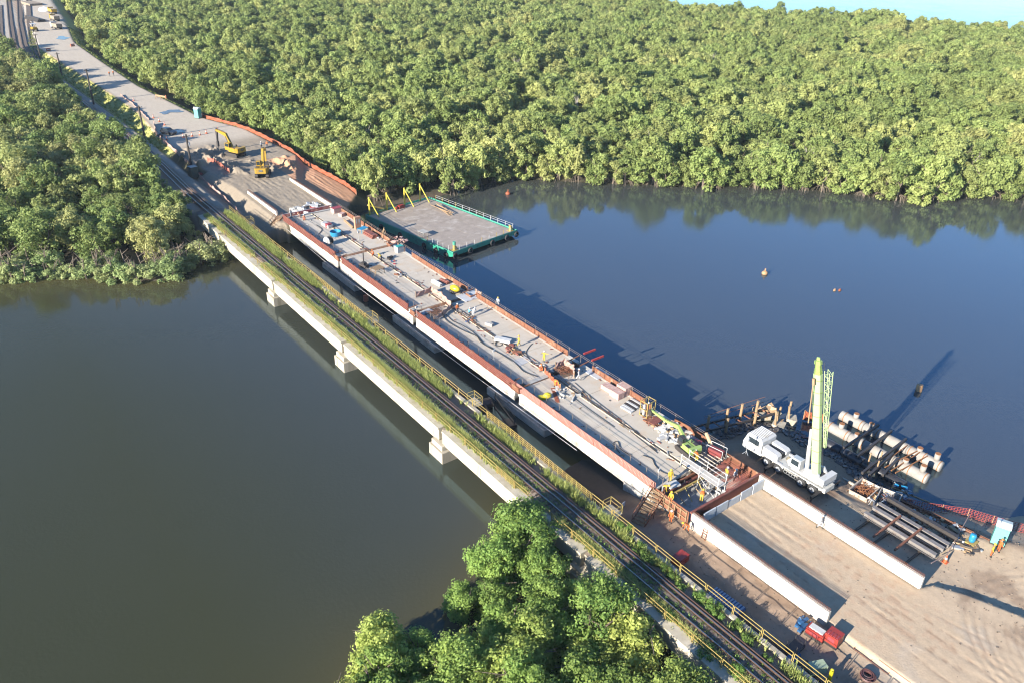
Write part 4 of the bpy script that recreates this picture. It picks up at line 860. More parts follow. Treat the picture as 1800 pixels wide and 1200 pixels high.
# slewing deck, operator's cab, counterweight, boom
mb = MB(); mb.cyl((0, -2.6, 1.36), (0, -2.6, 1.6), .85, 16); mb.prism([(-1.15, -.9), (1.1, -.9), (1.15, -4.3), (-1.15, -4.3)], 1.6, 1.85); mb.extr([(-2.2, 1.85), (-2.7, 2.5), (-3.7, 2.9), (-4.3, 2.2), (-4.3, 1.85)], Matrix.Translation((-.75, 0, 0)), .25); mb.extr([(-2.2, 1.85), (-2.7, 2.5), (-3.7, 2.9), (-4.3, 2.2), (-4.3, 1.85)], Matrix.Translation((.55, 0, 0)), .25)
sl = mb.build('slewing_platform', white_paint, tc)
mb = MB(); mb.b2((-1.2, -5.0, 1.7), (1.2, -4.31, 2.5)); mb.build('counterweight', white_paint, tc)
mb = MB(); mb.extr([(-.5, 1.86), (-.3, 2.4), (-.75, 3.1), (-1.9, 3.1), (-1.9, 1.86)], Matrix.Translation((-.75, 0, 0)), .85); oc = mb.build('operator_cab', white_paint, tc)
mb = MB(); mb.b2((-1.182, -1.7, 2.3), (-1.178, -.75, 2.95)); mb.build('cab_window', glass, oc)
mb = MB(); mb.b2((-1.1, -1.8, 3.102), (-.4, -.85, 3.13)); mb.build('roof_window', M('tinted_roof_glass', (.35, .40, .43), (.3, .33, .36), 2, .15), oc)
def loft(name, p, q, a, b, mat, parent):
    """four-sided boom section from p to q with (width, depth) a then b"""
    p, q = Vector(p), Vector(q); d = (q-p).normalized(); u = Vector((1, 0, 0)); v = d.cross(u).normalized(); mb = MB(); vs = []
    for c, (w, h) in ((p, a), (q, b)):
        for sx, sy in ((-1, -.7), (-.7, -1), (.7, -1), (1, -.7), (1, .7), (.7, 1), (-.7, 1), (-1, .7)): vs.append(c+u*(sx*w/2)+v*(sy*h/2))
    mb.add(vs, [tuple(range(7, -1, -1)), tuple(range(8, 16))]+[(i, (i+1) % 8, 8+(i+1) % 8, 8+i) for i in range(8)]); return mb.build(name, mat, parent)
F_ = Vector((-.55, -3.55, 2.35)); T_ = Vector((-1.3, -1.1, 16.2)); dB = (T_-F_).normalized()
bm_ = loft('boom', F_, F_+dB*12.0, (.74, .86), (.70, .82), M('boom_lime', (.40, .50, .25), (.36, .46, .22), 2, .4), tc)
for k, (l0, l1, w) in enumerate(((12.0, 12.35, .66), (12.35, 12.6, .60), (12.6, 12.85, .54), (12.85, 13.1, .50))): loft('boom_section', F_+dB*(l0+.004), F_+dB*l1, (w, w*1.08), (w, w*1.08), lime, bm_)
loft('boom_head', F_+dB*13.1, F_+dB*13.5, (.56, .7), (.54, .66), lime, bm_); loft('head_sheave', F_+dB*13.504, F_+dB*13.85, (.22, .4), (.18, .3), lime, bm_)
for k in range(8): loft('boom_collar', F_+dB*(1.5+k*1.4), F_+dB*(1.56+k*1.4), (.78, .9), (.78, .9), lime, bm_)
mb = MB(); mb.cyl((-.28, -2.3, 1.9), F_+dB*5.2+Vector((-.2, .55, 0)), .17, 10); mb.cyl((-.28, -2.3, 1.9), Vector((-.28, -2.3, 1.9)).lerp(F_+dB*5.2+Vector((-.2, .55, 0)), .6), .23, 10); mb.build('luffing_ram', white_paint, tc)
# folded lattice jib hanging beside the boom
J0 = F_+dB*3.6+Vector((.28, -.80, 0)); J1 = F_+dB*12.6+Vector((.40, -.98, 0)); mb = MB(); dj = (J1-J0)
def chord(k, t): w = .10+.20*t; return J0+dj*t+Vector(((-w, w, w, -w)[k], (-w, -w, w, w)[k], 0))
for k in range(4): mb.tube([chord(k, 0), chord(k, 1)], .04, 5)
for i in range(20):
    t0, t1 = i/20, (i+1)/20
    for k in range(4): mb.tube([chord(k, t0), chord((k+1) % 4, t1)] if i % 2 else [chord((k+1) % 4, t0), chord(k, t1)], .022, 4)
jb = mb.build('jib', M('boom_lime', ()), tc)
mb = MB(); mb.cyl(F_+dB*11.6+Vector((-.6, .1, 0)), F_+dB*10.9+Vector((-.62, .1, 0)), .16, 8); mb.bar(F_+dB*11.2+Vector((-.65, .1, 0)), F_+dB*6.6+Vector((-1.25, .2, 0)), .1); mb.build('hook_block', wood, tc)
mb = MB(); mb.tube([F_+dB*13.4+Vector((.3, -.5, 0)), F_+dB*1.0+Vector((.3, -.6, 0))], .02, 4); mb.tube([F_+dB*13.7+Vector((-.35, .1, 0)), F_+dB*11.5+Vector((-.62, .1, 0))], .02, 4); mb.build('hoist_rope', dark_steel, tc)
mb = MB(); mb.cyl((-.45, -4.0, 2.05), (.4, -4.0, 2.05), .28, 12); mb.build('winch', dark_steel, tc)
mb = MB(); rope = [(.2+.35*math.cos(t)+t*.01, .2+.5*math.sin(t*1.1), 1.42+.02*(t % 3)) for t in np.linspace(0, 19, 60)]; mb.tube(rope, .03, 5); tag(mb.build('rope_coil', M('rope', (.4, .33, .2), (.34, .28, .17), 9, .9), None, loc=(69.7, 38.8, tz)), 'coil of pale rope lying on the truck crane bed', 'rope')

# ------------------------------------------------------------------ green barge
bg = empty('deck_barge', (80.5, 129.2, 0), R(8.5), 'green flat-deck barge with brown deck moored against the bank', 'barge')
green = M('barge_green', (.03, .30, .20), (.02, .22, .15), 1.5, .45, c3=(.015, .12, .09), s3=.8); W2, L2 = 8.4, 13.3
mb = MB(); mb.extr([(-L2, 1.42), (-L2, .75), (-L2+3.2, -.5), (L2, -.5), (L2, 1.42)], Matrix.Identity(4), 2*W2); mb.build('hull', green, bg)
deckm = M('barge_deck', (.34, .285, .235), (.25, .205, .165), .8, .55, c3=(.42, .37, .32), s3=.35)
for i in range(4):
    for j in range(6):
        mb = MB(); x0 = -W2+.5+i*(2*W2-1)/4; y0 = -L2+.5+j*(2*L2-1)/6; mb.b2((x0+.01, y0+.01, 1.42), (x0+(2*W2-1)/4-.01, y0+(2*L2-1)/6-.01, 1.46+random.uniform(0, .012))); mb.build('deck_plate', deckm, bg)
mb = MB()
for s in (-1, 1): mb.b2((min(s*W2, s*(W2-.12)), -L2, 1.422), (max(s*W2, s*(W2-.12)), L2, 1.62)); mb.b2((-W2+.13, min(s*L2, s*(L2-.12)), 1.422), (W2-.13, max(s*L2, s*(L2-.12)), 1.62))
mb.build('coaming', M('barge_green_light', (.07, .30, .22), (.05, .24, .17), 2, .5), bg)
tyre = MB(); tyre.torus((0, 0, 0), .42, .17, 'X', 16, 6); tyre = tyre.mesh('tyre_fender', black)
for y in (-11.5, -8.6, -5.2, 2, 8): obj('tyre_fender', tyre, bg, (-W2-.17, y, .55))
for x in (-8, -4.2, 1.5, 5.4, 8): o = obj('tyre_fender', tyre, bg, (x, -L2-.17, .85)); o.rotation_euler = (0, 0, R(90))
post = MB(); post.b2((-.035, -.035, 0), (.035, .035, .95)); pw = post.mesh('rail_post', white_paint); py_ = post.mesh('rail_post', yellow_paint)
for k in range(12): obj('rail_post', py_ if k > 7 else pw, bg, (W2-.06, -L2+1.2+k*2.1, 1.6))
for k in range(8): obj('rail_post', py_ if k in (3, 5, 6) else pw, bg, (-W2+1.6+k*1.9, -L2+.06, 1.6))
for k in range(5): obj('rail_post', pw if k < 4 else py_, bg, (-W2+.06, -L2+1.3+k*1.5, 1.6))
mb = MB(); mb.tube([(W2-.06, -L2+1.2, 2.5), (W2-.06, -L2+24.3, 2.5)], .02, 5); mb.tube([(W2-.06, -L2+1.2, 2.1), (W2-.06, -L2+24.3, 2.1)], .025, 5); mb.build('handrail', white_paint, bg)
bol = MB(); bol.cyl((0, 0, 0), (0, 0, 1.0), .28, 12); bol.cyl((0, 0, 1.0), (0, 0, 1.15), .36, 12, .1); bol.b2((-.5, -.5, -.02), (.5, .5, .06)); bol.bar((.9, .3, .1), (.15, .05, .85), .16)
for x in (-W2+1.1, W2-1.1): obj('bollard', bol.mesh('bollard', [yellow_paint]), bg, (x, -L2+.9, 1.47))
mb = MB(); mb.cyl((-W2+1.1, -L2+.9, 2.4), (-W2+1.1, -L2+.9, 3.1), .3, 10); mb.build('vent_pipe', M('barge_green_light', ()), bg)
for x in (-7.6, -3.2, 1.4, 5.6):                                  # yellow spud guides at the shore end
    mb = MB(); mb.cyl((x, L2-.4, 1.46), (x, L2-.4, 5.2), .17, 8); mb.bar((x, L2-.4, 5.0), (x+.7, L2-2.6, 1.5), .2); mb.build('spud_post', M('spud_yellow', (.48, .39, .04), (.42, .33, .035), 3, .5), bg)
mb = MB(); mb.bar((-7.4, L2-.45, 1.6), (-3.4, L2-.45, 1.6), .12); mb.bar((-7.3, L2+.6, 3.2), (-3.4, L2-.2, 1.7), .4, .25); mb.build('guide_beam', yellow_paint, bg)
mb = MB(); mb.b2((-W2+.9, -L2+9.4, 2.25), (-W2+2.3, -L2+11.2, 2.33)); [mb.bar((-W2+a, -L2+b, 1.46), (-W2+a, -L2+b, 2.25), .06) for a, b in ((1, 9.5), (2.2, 9.5), (1, 11.1), (2.2, 11.1))]
tag(mb.build('work_table', grey_conc, None, loc=(0, 0, 0)), 'small grey work table on the barge deck near the bridge', 'table').matrix_world = Matrix.Translation((80.5, 129.2, 0)) @ Matrix.Rotation(R(8.5), 4, 'Z')
B4 = Matrix.Translation((80.5, 129.2, 0)) @ Matrix.Rotation(R(8.5), 4, 'Z')
mb = MB(); [mb.bar((4+random.uniform(-.4, 1.4), 2+random.uniform(-1, 1), 1.5+.09*k), (5.2+random.uniform(-.5, 1.2), 7+random.uniform(-1, 2), 1.5+.09*k), .16, .08) for k in range(7)]
tag(mb.build('timber_pile', wood), 'loose pile of brown planks on the barge by its far rail', 'timber').matrix_world = B4
mb = MB(); mb.b2((-1, 11.6, 1.46), (.4, 12.4, 2.1)); mb.cyl((-1.6, 12, 1.46), (-1.6, 12, 2.0), .3, 10); tag(mb.build('pump', M('red_paint', (.28, .03, .02), (.23, .027, .02), 3, .5)), 'red pump unit at the shore end of the barge deck', 'pump').matrix_world = B4
# ------------------------------------------------------------------ the site: abutment pit, stairs, scaffold
D = 3.87
def dk(px, py): return at(px, py, D)
def simple(name, mb, mats, loc, label, cat, rz=0, group=None, smooth=False):
    o = mb.build(name, mats, None, smooth, loc); o.rotation_euler = (0, 0, rz); return tag(o, label, cat, group)
red = M('red_paint', ()); blue = M('blue_plastic', (.02, .22, .40), (.015, .18, .34), 3, .4); teal = M('teal_plastic', (.03, .30, .26), (.025, .26, .23), 3, .4); teal_light = M('pale_teal_plastic', (.15, .42, .37), (.13, .38, .33), 3, .45)
pale = M('pale_sheet', (.44, .43, .42), (.33, .33, .34), 2, .6); pinknet = M('faded_net', (.38, .25, .21), (.32, .195, .165), 6, .8); orangenet = M('orange_net', (.28, .075, .028), (.215, .055, .023), 4, .75); rednet = M('red_net', (.34, .06, .045), (.27, .05, .04), 4, .75)
alu = M('aluminium', ()); tarp_blue = M('blue_tarp', (.02, .10, .24), (.015, .07, .17), 3, .5)
ab = empty('bridge_abutment', (59, 41.3, 2.5), label='near bridge abutment open for casting between red formwork', cat='abutment'); AB = (59, 41.3, 2.5)
mb = MB(); mb.b2((53.9, 39.05, 1.2), (64.3, 43.9, 2.55)); rel(mb, 'footing', grey_conc, ab, AB)
mb = MB(); mb.b2((53.5, 38.9, 4.0), (64.6, 39.15, 4.2)); mb.b2((53.6, 39.0, 2.6), (64.5, 39.06, 3.98)); rel(mb, 'formwork_beam', form_red, ab, AB)
for k in range(5): mb = MB(); mb.b2((53.9+k*2.08, 39.152, 2.7), (53.9+k*2.08+2.02, 39.2, 3.9)); rel(mb, 'formwork_board', form_red, ab, AB)
for zz, yy, mt in ((3.75, 43.55, steel_rust), (3.55, 43.1, form_red), (3.42, 42.7, yellow_paint)): mb = MB(); mb.b2((54.0, yy-.09, zz-.11), (60.5, yy+.09, zz+.11)); rel(mb, 'waling_beam', mt, ab, AB)
for k in range(26): mb = MB(); X = 54.2+k*.24; mb.b2((X-.035, 43.56, 2.6), (X+.035, 43.66, 3.6)); rel(mb, 'formwork_stud', form_red, ab, AB)
for k in range(2): mb = MB(); mb.b2((53.42, 39.2+k*2.4, 2.5), (53.5, 41.5+k*2.4, 4.1)); rel(mb, 'side_panel', form_orange, ab, AB)
for k in range(2): mb = MB(); mb.b2((64.52, 39.2+k*2.4, 2.7), (64.6, 41.5+k*2.4, 4.1)); rel(mb, 'side_panel', form_orange, ab, AB)
for k in range(7): mb = MB(); X = 53.3; Y = 39.4+k*.78; mb.bar((X, Y, 2.5), (X, Y, 4.05), .08); mb.bar((X-.02, Y, 3.2), (X-.02, Y+.74, 3.2), .07); mb.bar((X-.02, Y, 3.9), (X-.02, Y+.74, 3.9), .07); rel(mb, 'outer_brace', wood, ab, AB)
for k, (a, b) in enumerate(((55.2, .5), (56.6, -.4), (57.7, .6), (58.6, -.5))): mb = MB(); mb.tube([(a, 42.6, 3.6), (a+b*.5, 41.2, 2.6)], .05, 6); rel(mb, 'prop', yellow_paint if k % 2 else wood, ab, AB)
for k in range(5): mb = MB(); X = 54.6+k*1.95; mb.b2((X, 38.15+random.uniform(-.05, .05), 2.7), (X+1.8, 38.32+random.uniform(-.05, .05), 3.95+random.uniform(-.3, .1))); rel(mb, 'insulation_board', M('pale_blue_board', (.42, .45, .48), (.34, .37, .4), 2, .7), ab, AB)
mb = MB()                                                    # reinforcement cage of the cross wall
for k in range(22):
    X = 60.3+k*.18
    for Y in (40.0, 41.4, 42.8): mb.tube([(X, Y, 2.55), (X+random.uniform(-.03, .03), Y, 3.95+random.uniform(0, .35))], .022, 4)
for Y in (40.0, 41.4, 42.8):
    for z in (2.8, 3.2, 3.6, 3.9): mb.tube([(60.2, Y, z), (64.2, Y, z)], .02, 4)
for k in range(14): mb.tube([(60.4+k*.29, 39.8, 3.7), (60.4+k*.29, 43.0, 3.7)], .02, 4)
simple('reinforcement_cage', mb, M('red_rebar', (.42, .13, .09), (.28, .09, .06), 6, .8), (0, 0, 0), 'dense red-brown reinforcement cage standing in the abutment pit', 'rebar')
sf = empty('scaffold', (59.3, 42.6, 2.55), label='white scaffold platform with guard rails over the abutment pit', cat='scaffold')
mb = MB(); [mb.tube([(x, y, 0), (x, y, 3.0)], .04, 6) for x in (-.65, .65) for y in (-2.6, 0, 2.6)]; mb.build('upright', white_paint, sf)
for k in range(4): mb = MB(); mb.b2((-.62+k*.31, -2.7, 1.75), (-.62+k*.31+.28, 2.7, 1.8)); mb.build('platform_board', M('grey_plank', (.5, .47, .44), (.4, .37, .34), 3, .8), sf)
for x in (-.65, .65):
    for z in (2.3, 2.85): mb = MB(); mb.tube([(x, -2.7, z), (x, 2.7, z)], .028, 6); mb.build('guard_rail', white_paint, sf)
mb = MB(); [mb.tube([(x, -2.6, .1), (x, 0, 1.7)], .03, 5) for x in (-.65, .65)]; mb.build('diagonal_brace', white_paint, sf)
mb = MB(); [mb.b2((60.9+k*.55, 43.0, 3.98), (60.98+k*.55, 46.6, 4.08)) for k in range(7)]; [mb.b2((60.7, 43.2+k*.8, 3.9), (64.3, 43.28+k*.8, 3.975)) for k in range(5)]
simple('timber_grid', mb, M('grey_timber', (.42, .36, .29), (.32, .27, .22), 3, .85), (0, 0, 0), 'grid of grey timber bearers at the near end of the deck', 'timber')
mb = MB(); mb.cyl((64.0, 45.2, 4.0), (64.5, 46.8, 5.0), .22, 10); simple('cardboard_tube', mb, M('tan_card', (.44, .29, .17), (.38, .25, .14), 3, .8), (0, 0, 0), 'tan tube leaning at the near corner of the deck edge', 'tube')
# stairs up to both ends of the deck
def stairs(label, p0, p1, n, w):
    p0, p1 = Vector(p0), Vector(p1); d = p1-p0; h = Vector((d.x, d.y, 0)).normalized(); s = Vector((-h.y, h.x, 0)); st = empty('access_stairs', p0, 0, label, 'stairs')
    for k in range(n): t = (k+.5)/n; c = d*t; mb = MB(); mb.box(c, (w, d.length/n*.75, .05), rz=math.atan2(h.y, h.x)-math.pi/2); mb.build('tread', wood, st)
    for e in (-1, 1):
        mb = MB(); mb.bar(s*e*w/2, d+s*e*w/2, .06, .22); mb.build('stringer', steel_rust, st)
        mb = MB(); mb.tube([s*e*w/2+Vector((0, 0, .95)), d+s*e*w/2+Vector((0, 0, .95))], .035, 6); [mb.tube([d*t+s*e*w/2, d*t+s*e*w/2+Vector((0, 0, .95))], .03, 5) for t in (0, .33, .66, 1)]; mb.build('handrail', steel_rust, st)
    mb = MB(); [mb.tube([d*t+s*e*w/2-Vector((0, 0, (d*t).z+.6)), d*t+s*e*w/2], .045, 6) for t in (.5, 1) for e in (-1, 1)]; mb.build('support_post', steel_rust, st)
    return st
stairs('rusty stairs with timber treads up to the near end of the deck', (49.9, 42.7, hgt(49.9, 42.7)), (53.4, 43.5, 3.95), 10, 1.5)
stairs('small rusty stairs up to the far end of the deck', (51.4, 142.6, hgt(51.4, 142.6)), (53.4, 143.4, 3.95), 8, 1.3)

# ------------------------------------------------------------------ things on the deck
def xy(px, py): p = dk(px, py); return p.x, p.y
p = dk(590, 414); mb = MB(); R_ = 1.0; n = 20
tb = empty('water_tub', p, 0, 'round bright blue open water tub on the deck', 'tub'); mb.tube([(0, 0, 0), (0, 0, .8)], [.9, 1.0], n, cap=False); mb.tube([(0, 0, .8), (0, 0, .2)], [.95, .88], n, cap=False); mb.add([(1.0*math.cos(t), math.sin(t), .8) for t in np.linspace(0, 6.283, n, False)]+[(.95*math.cos(t), .95*math.sin(t), .8) for t in np.linspace(0, 6.283, n, False)], [(i, (i+1) % n, n+(i+1) % n, n+i) for i in range(n)]); mb.build('shell', blue, tb, True)
mb = MB(); mb.cyl((0, 0, .02), (0, 0, .3), .87, n); mb.build('water', M('tub_water', (.05, .25, .35), (.04, .2, .3), 1, .05), tb)
def reel(p, label, rz):
    r_ = empty('cable_reel', p, rz, label, 'cable reel'); mb = MB(); mb.cyl((-.5, 0, .75), (-.42, 0, .75), .75, 18); mb.build('flange', pale, r_); mb = MB(); mb.cyl((.42, 0, .75), (.5, 0, .75), .75, 18); mb.build('flange', black, r_); mb = MB(); mb.cyl((-.42, 0, .75), (.42, 0, .75), .55, 16); mb.build('drum', black, r_)
reel(dk(578, 430), 'pale and black cable reel beside the red formwork', .4)
def crate(px, py, d, mt, label, cat, rz=0, lid=None, z=D, group=None):
    p = at(px, py, z); mb = MB(); mb.box((0, 0, d[2]/2), d)
    for s in (-1, 1): mb.box((0, s*(d[1]/2+.015), d[2]*.5), (d[0]*.96, .03, .07)); mb.box((s*(d[0]/2+.015), 0, d[2]*.5), (.03, d[1]*.96, .07))
    c = empty('crate', p, rz, label, cat, group); mb.build('body', mt, c)
    if lid: mb = MB(); mb.box((0, 0, d[2]+.03), (d[0]*1.03, d[1]*1.03, .06)); mb.build('lid', lid, c)
    return c
pinkbox = M('pink_board', (.46, .31, .27), (.38, .23, .195), 3, .75, c3=(.5, .40, .36), s3=2); dred = M('dark_red', (.28, .04, .05), (.2, .03, .04), 3, .6)
crate(592, 373, (1.9, 1.3, .9), pinkbox, 'large pink board crate with dark red end near the far end of the deck', 'crate', .1, dred); crate(601, 380, (1.1, .9, .6), pinkbox, 'small pink crate behind the large one near the far deck end', 'crate', .4)
crate(575, 398, (1.0, 2.6, .55), pale, 'long pale box beside a red hopper at the far end of the deck', 'box', .1); crate(578, 400, (.9, .9, .75), dred, 'dark red hopper box in front of the blue tub', 'box', .2)
c = crate(629, 402, (1.2, .5, 2.3), M('cabinet_brown', (.48, .25, .15), (.4, .2, .12), 2, .6), 'tall orange-brown steel cabinet against the deck edge', 'cabinet', .05); mb = MB(); [mb.b2((x-.12, -.27, 1.0), (x+.12, -.255, 1.9)) for x in (-.3, .25)]; mb.build('panel', pale, c)
mb = MB(); mb.b2((-.9, -.6, .72), (.9, .6, .78)); [mb.bar((x, y, 0), (x, y, .72), .06) for x in (-.8, .8) for y in (-.5, .5)]; simple('tarped_table', mb, [blue], dk(638, 408), 'bench under a bright blue sheet by the brown cabinet', 'table', .3)
def bundle(px, py, n, Ln, r, mt, label, cat, rz=0, z=D, square=False):
    p = at(px, py, z); b = empty('bundle', p, rz, label, cat)
    i = 0; row = 0
    while i < n:
        m = max(1, int(math.ceil(n/2))-row)
        for k in range(m):
            if i >= n: break
            mb = MB(); x = (k-(m-1)/2)*r*2.15; zz = r+row*r*1.9; q = random.uniform(-.12, .12)
            (mb.b2((x-r, -Ln/2+q, zz-r), (x+r, Ln/2+q, zz+r)) if square else mb.cyl((x, -Ln/2+q, zz), (x, Ln/2+q, zz), r, 10)); mb.build('beam' if square else 'pipe', mt, b); i += 1
        row += 1
    return b
bundle(652, 415, 7, 3.2, .16, form_red, 'bundle of red formwork beams by the deck edge', 'beams', .05, square=True)
bundle(613, 395, 3, 4.4, .09, wood, 'few long planks lying beside the brown cabinet', 'planks', -.1, square=True)
bundle(768, 500, 5, 2.3, .13, white_paint, 'bundle of white pipes near the yellow compressor', 'pipes', .08); bundle(782, 497, 5, 1.8, .12, form_red, 'short red tubes behind the white pipes', 'tubes', .2)
def heap(px, py, n, rad, mats, label, cat, seed, z=D, h=.5, big=.35, rz=0):
    """loose pile of blocks and sticks, one mesh"""
    g = random.Random(seed); mb = MB(); p = at(px, py, z)
    for k in range(n):
        a = g.uniform(0, 6.28); r = rad*math.sqrt(g.random()); zz = max(.06, h*(1-r/rad)*g.random()); s = g.uniform(.3, 1)*big; mb.k = g.randrange(len(mats))
        Mx = Matrix.Rotation(g.uniform(0, 6.28), 3, 'Z') @ Matrix.Rotation(g.uniform(-.5, .5), 3, 'X')
        mb.box((r*math.cos(a), r*math.sin(a)*1.4, zz), (s*g.uniform(.3, 2.2), s*g.uniform(.3, .8), s*g.uniform(.2, .5)), M=Mx)
    return simple('debris_heap', mb, mats, p, label, cat, rz)
heap(664, 421, 16, .8, [pale, cloth_w, pinkbox], 'heap of white bags and boards by the deck edge', 'bags', 1)
mb = MB(); mb.bar((-.8, 0, 0), (0, 0, 1.9), .09); mb.bar((.8, 0, 0), (0, 0, 1.9), .09); mb.bar((-.5, 0, .7), (.5, 0, .7), .08); mb.bar((0, .9, 0), (0, 0, 1.85), .08); simple('timber_trestle', mb, [wood], dk(676, 418), 'timber A-frame trestle at the shaded deck edge', 'trestle', .5)
heap(697, 424, 26, 1.5, [form_red, steel_rust, pinkbox], 'tangle of red tubes and frames by the barge-side deck edge', 'scrap', 2, h=.9, big=.8)
crate(702, 443, (1.3, .9, 1.1), pale, 'small white and green cabinet with a dark opening by the deck edge', 'cabinet', .1, teal)
rg = empty('drill_rig', dk(640, 470), .2, 'dark drilling rig with a thin mast by the red formwork', 'drill rig'); mb = MB(); mb.b2((-.5, -.8, .1), (.5, .8, .6)); mb.b2((-.3, -.4, .6), (.3, .3, .95)); mb.build('base', dark_steel, rg); mb = MB(); mb.bar((0, 0, .6), (0, 0, 2.6), .12); mb.bar((.0, .1, 2.3), (.5, .8, .5), .05); mb.build('mast', dark_steel, rg)
tb_ = empty('slatted_table', dk(664, 480), .15, 'slatted timber table standing on the deck', 'table'); [MB().b2((-.95, -.75+k*.26, .92), (.95, -.55+k*.26, .98)).build('slat', wood, tb_) for k in range(6)]; [MB().bar((x, y, 0), (x, y, .92), .09).build('leg', wood, tb_) for x in (-.85, .85) for y in (-.65, .7)]; [MB().bar((x, -.65, .45), (x, .7, .45), .07).build('stretcher', wood, tb_) for x in (-.85, .85)]
heap(700, 484, 12, .6, [steel_rust, wood, pale], 'rusty pump on a timber skid on the centre line', 'pump', 3, h=.7, big=.5)
heap(688, 455, 8, .7, [tarp_blue, dark_steel], 'dark blue tarpaulin bundle on the centre line', 'tarpaulin', 4, big=.7); heap(694, 462, 7, .6, [dred, tarp_blue], 'dark red bundle lying beside the blue tarpaulin', 'bundle', 5, big=.6)
cp = empty('compressor', dk(800, 515), .25, 'yellow egg-shaped towable compressor on two wheels', 'compressor'); mb = MB(); mb.ball((0, 0, .78), .85, 14, 10, (.72, 1.15, .62)); mb.build('canopy', M('bright_yellow', (.50, .41, .015), (.44, .36, .015), 2, .4), cp, True); mb = MB(); mb.b2((-.55, -.8, .3), (.55, .8, .45)); mb.bar((0, -.8, .38), (0, -1.7, .3), .08); mb.build('frame', dark_steel, cp)
wsm = MB(); wsm.torus((0, 0, 0), .22, .09, 'X', 14, 6); wsm = wsm.mesh('wheel', black); [obj('wheel', wsm, cp, (s*.62, .1, .31)) for s in (-1, 1)]
# block stacks: every block a piece
blk = MB(); blk.b2((-.27, -.19, 0), (.27, .19, .29)); blk = blk.mesh('block', pinkbox)
for (px, py, nx_, ny_, nz_, lab) in ((1069, 684, 2, 4, 2, 'low stack of pink blocks farther along the deck edge'), (1084, 696, 2, 4, 3, 'stack of pink blocks in front, three courses high'), (1096, 690, 2, 4, 4, 'tallest stack of pink blocks against the deck edge')):
    b = empty('block_stack', dk(px, py), .03, lab, 'block stack')
    for i in range(nx_):
        for j in range(ny_):
            for k in range(nz_): o = obj('block', blk, b, ((i-.5)*.56+random.uniform(-.01, .01), (j-1.5)*.40+random.uniform(-.01, .01), k*.295)); o.rotation_euler = (0, 0, random.uniform(-.03, .03))
sl_ = empty('slab_row', dk(1110, 715), .05, 'row of white and dark slabs laid flat on the deck', 'slabs'); [MB().b2((-1.1+k*.45, -.9+.08*k, 0), (-.78+k*.45, .9+.08*k, .16)).build('slab', dark_steel if k in (2, 4) else white_paint, sl_) for k in range(6)]
cg = empty('yellow_cage', dk(1137, 728), .05, 'tall yellow pipe cage holding gas bottles on the deck', 'cage')
for x in (-.7, 0, .7):
    for y in (-.55, .55): MB().bar((x, y, 0), (x, y, 2.1), .08).build('post', yellow_paint, cg)
for z in (.1, 1.0, 2.05):
    for y in (-.55, .55): MB().bar((-.7, y, z), (.7, y, z), .07).build('rail', yellow_paint, cg)
    for x in (-.7, .7): MB().bar((x, -.55, z), (x, .55, z), .07).build('rail', yellow_paint, cg)
for k, (x, y) in enumerate(((-.4, .2), (0, .1), (.4, .2), (.2, -.2))): mb = MB(); mb.cyl((x, y, .02), (x, y, 1.4), .14, 10); mb.ball((x, y, 1.4), .14, 10, 6); simple('gas_bottle', mb, [form_orange if k % 2 else white_paint], dk(1137, 728), 'gas bottle standing inside the yellow cage', 'gas bottle', .05, 'gas bottles in the yellow cage')
mb = MB(); mb.b2((-.9, -.5, .6), (.9, .5, .66)); [mb.bar((x, y, 0), (x, y, .6), .06) for x in (-.8, .8) for y in (-.4, .4)]; simple('rebar_bench', mb, [form_red], dk(1152, 746), 'low red bench in front of the rubble', 'bench', .1)
heap(1148, 741, 40, .9, [steel_rust], 'tangle of rusty wire and bars behind the red bench', 'scrap', 7, h=.3, big=.4)
heap(1185, 762, 60, 2.0, [pale, cloth_w, white_paint, grey_conc], 'long heap of pale rubble and boards beside the mini excavator', 'rubble', 8, h=1.0, big=.75, rz=.0)
heap(1178, 752, 34, 1.6, [pale, white_paint, wood], 'white boards and sacks piled along the shaded deck edge', 'boards', 9, h=.9, big=.9)
crate(1214, 790, (.9, 1.0, .7), blue, 'blue plastic bin next to the mini excavator', 'bin', .2); crate(1224, 788, (.9, .9, .9), red, 'red tool chest beside the blue bin', 'tool chest', .5, dred); crate(1226, 796, (.7, .7, .5), pinkbox, 'small pink box in front of the red tool chest', 'box', .3)
rc = crate(1258, 799, (1.7, .8, .8), M('oxide_red', (.20, .035, .035), (.14, .028, .028), 3, .6), 'dark red generator in a white pipe frame at the end of the deck', 'generator', R(-80)); mb = MB(); [mb.tube([(x, y, 0), (x, y, 1.2)], .03, 6) for x in (-1.0, 1.0) for y in (-.5, .5)]; [mb.tube([(-1.0, y, 1.2), (1.0, y, 1.2)], .03, 6) for y in (-.5, .5)]; mb.build('pipe_frame', white_paint, rc)
crate(1183, 852, (1.4, .9, .2), white_paint, 'flat white sheet pack at the near end of the deck', 'sheets', -.15)
mb = MB(); mb.ball((0, 0, .5), .5, 12, 8, (.8, 1.1, .8)); mb.b2((-.3, .3, .1), (.3, 1.2, .5)); simple('pump', mb, M('bright_yellow', ()), dk(962, 700), 'small yellow pump with hoses near the deck joint', 'pump', 1.2)
for k, (px, py, L_) in enumerate(((1038, 628, 3.4), (1052, 642, 3.4))): p = dk(px, py); mb = MB(); mb.bar((p.x-1.3, p.y, p.z+1.0+.2*k), (p.x+L_-2.7, p.y-.1, p.z+1.1+.2*k), .2, .24); simple('red_beam', mb, [M('bright_red', (.34, .035, .03), (.28, .03, .025), 3, .6)], (0, 0, 0), ('farther' if k == 0 else 'nearer')+' of two red beams jutting out over the water at the deck joint', 'beam')
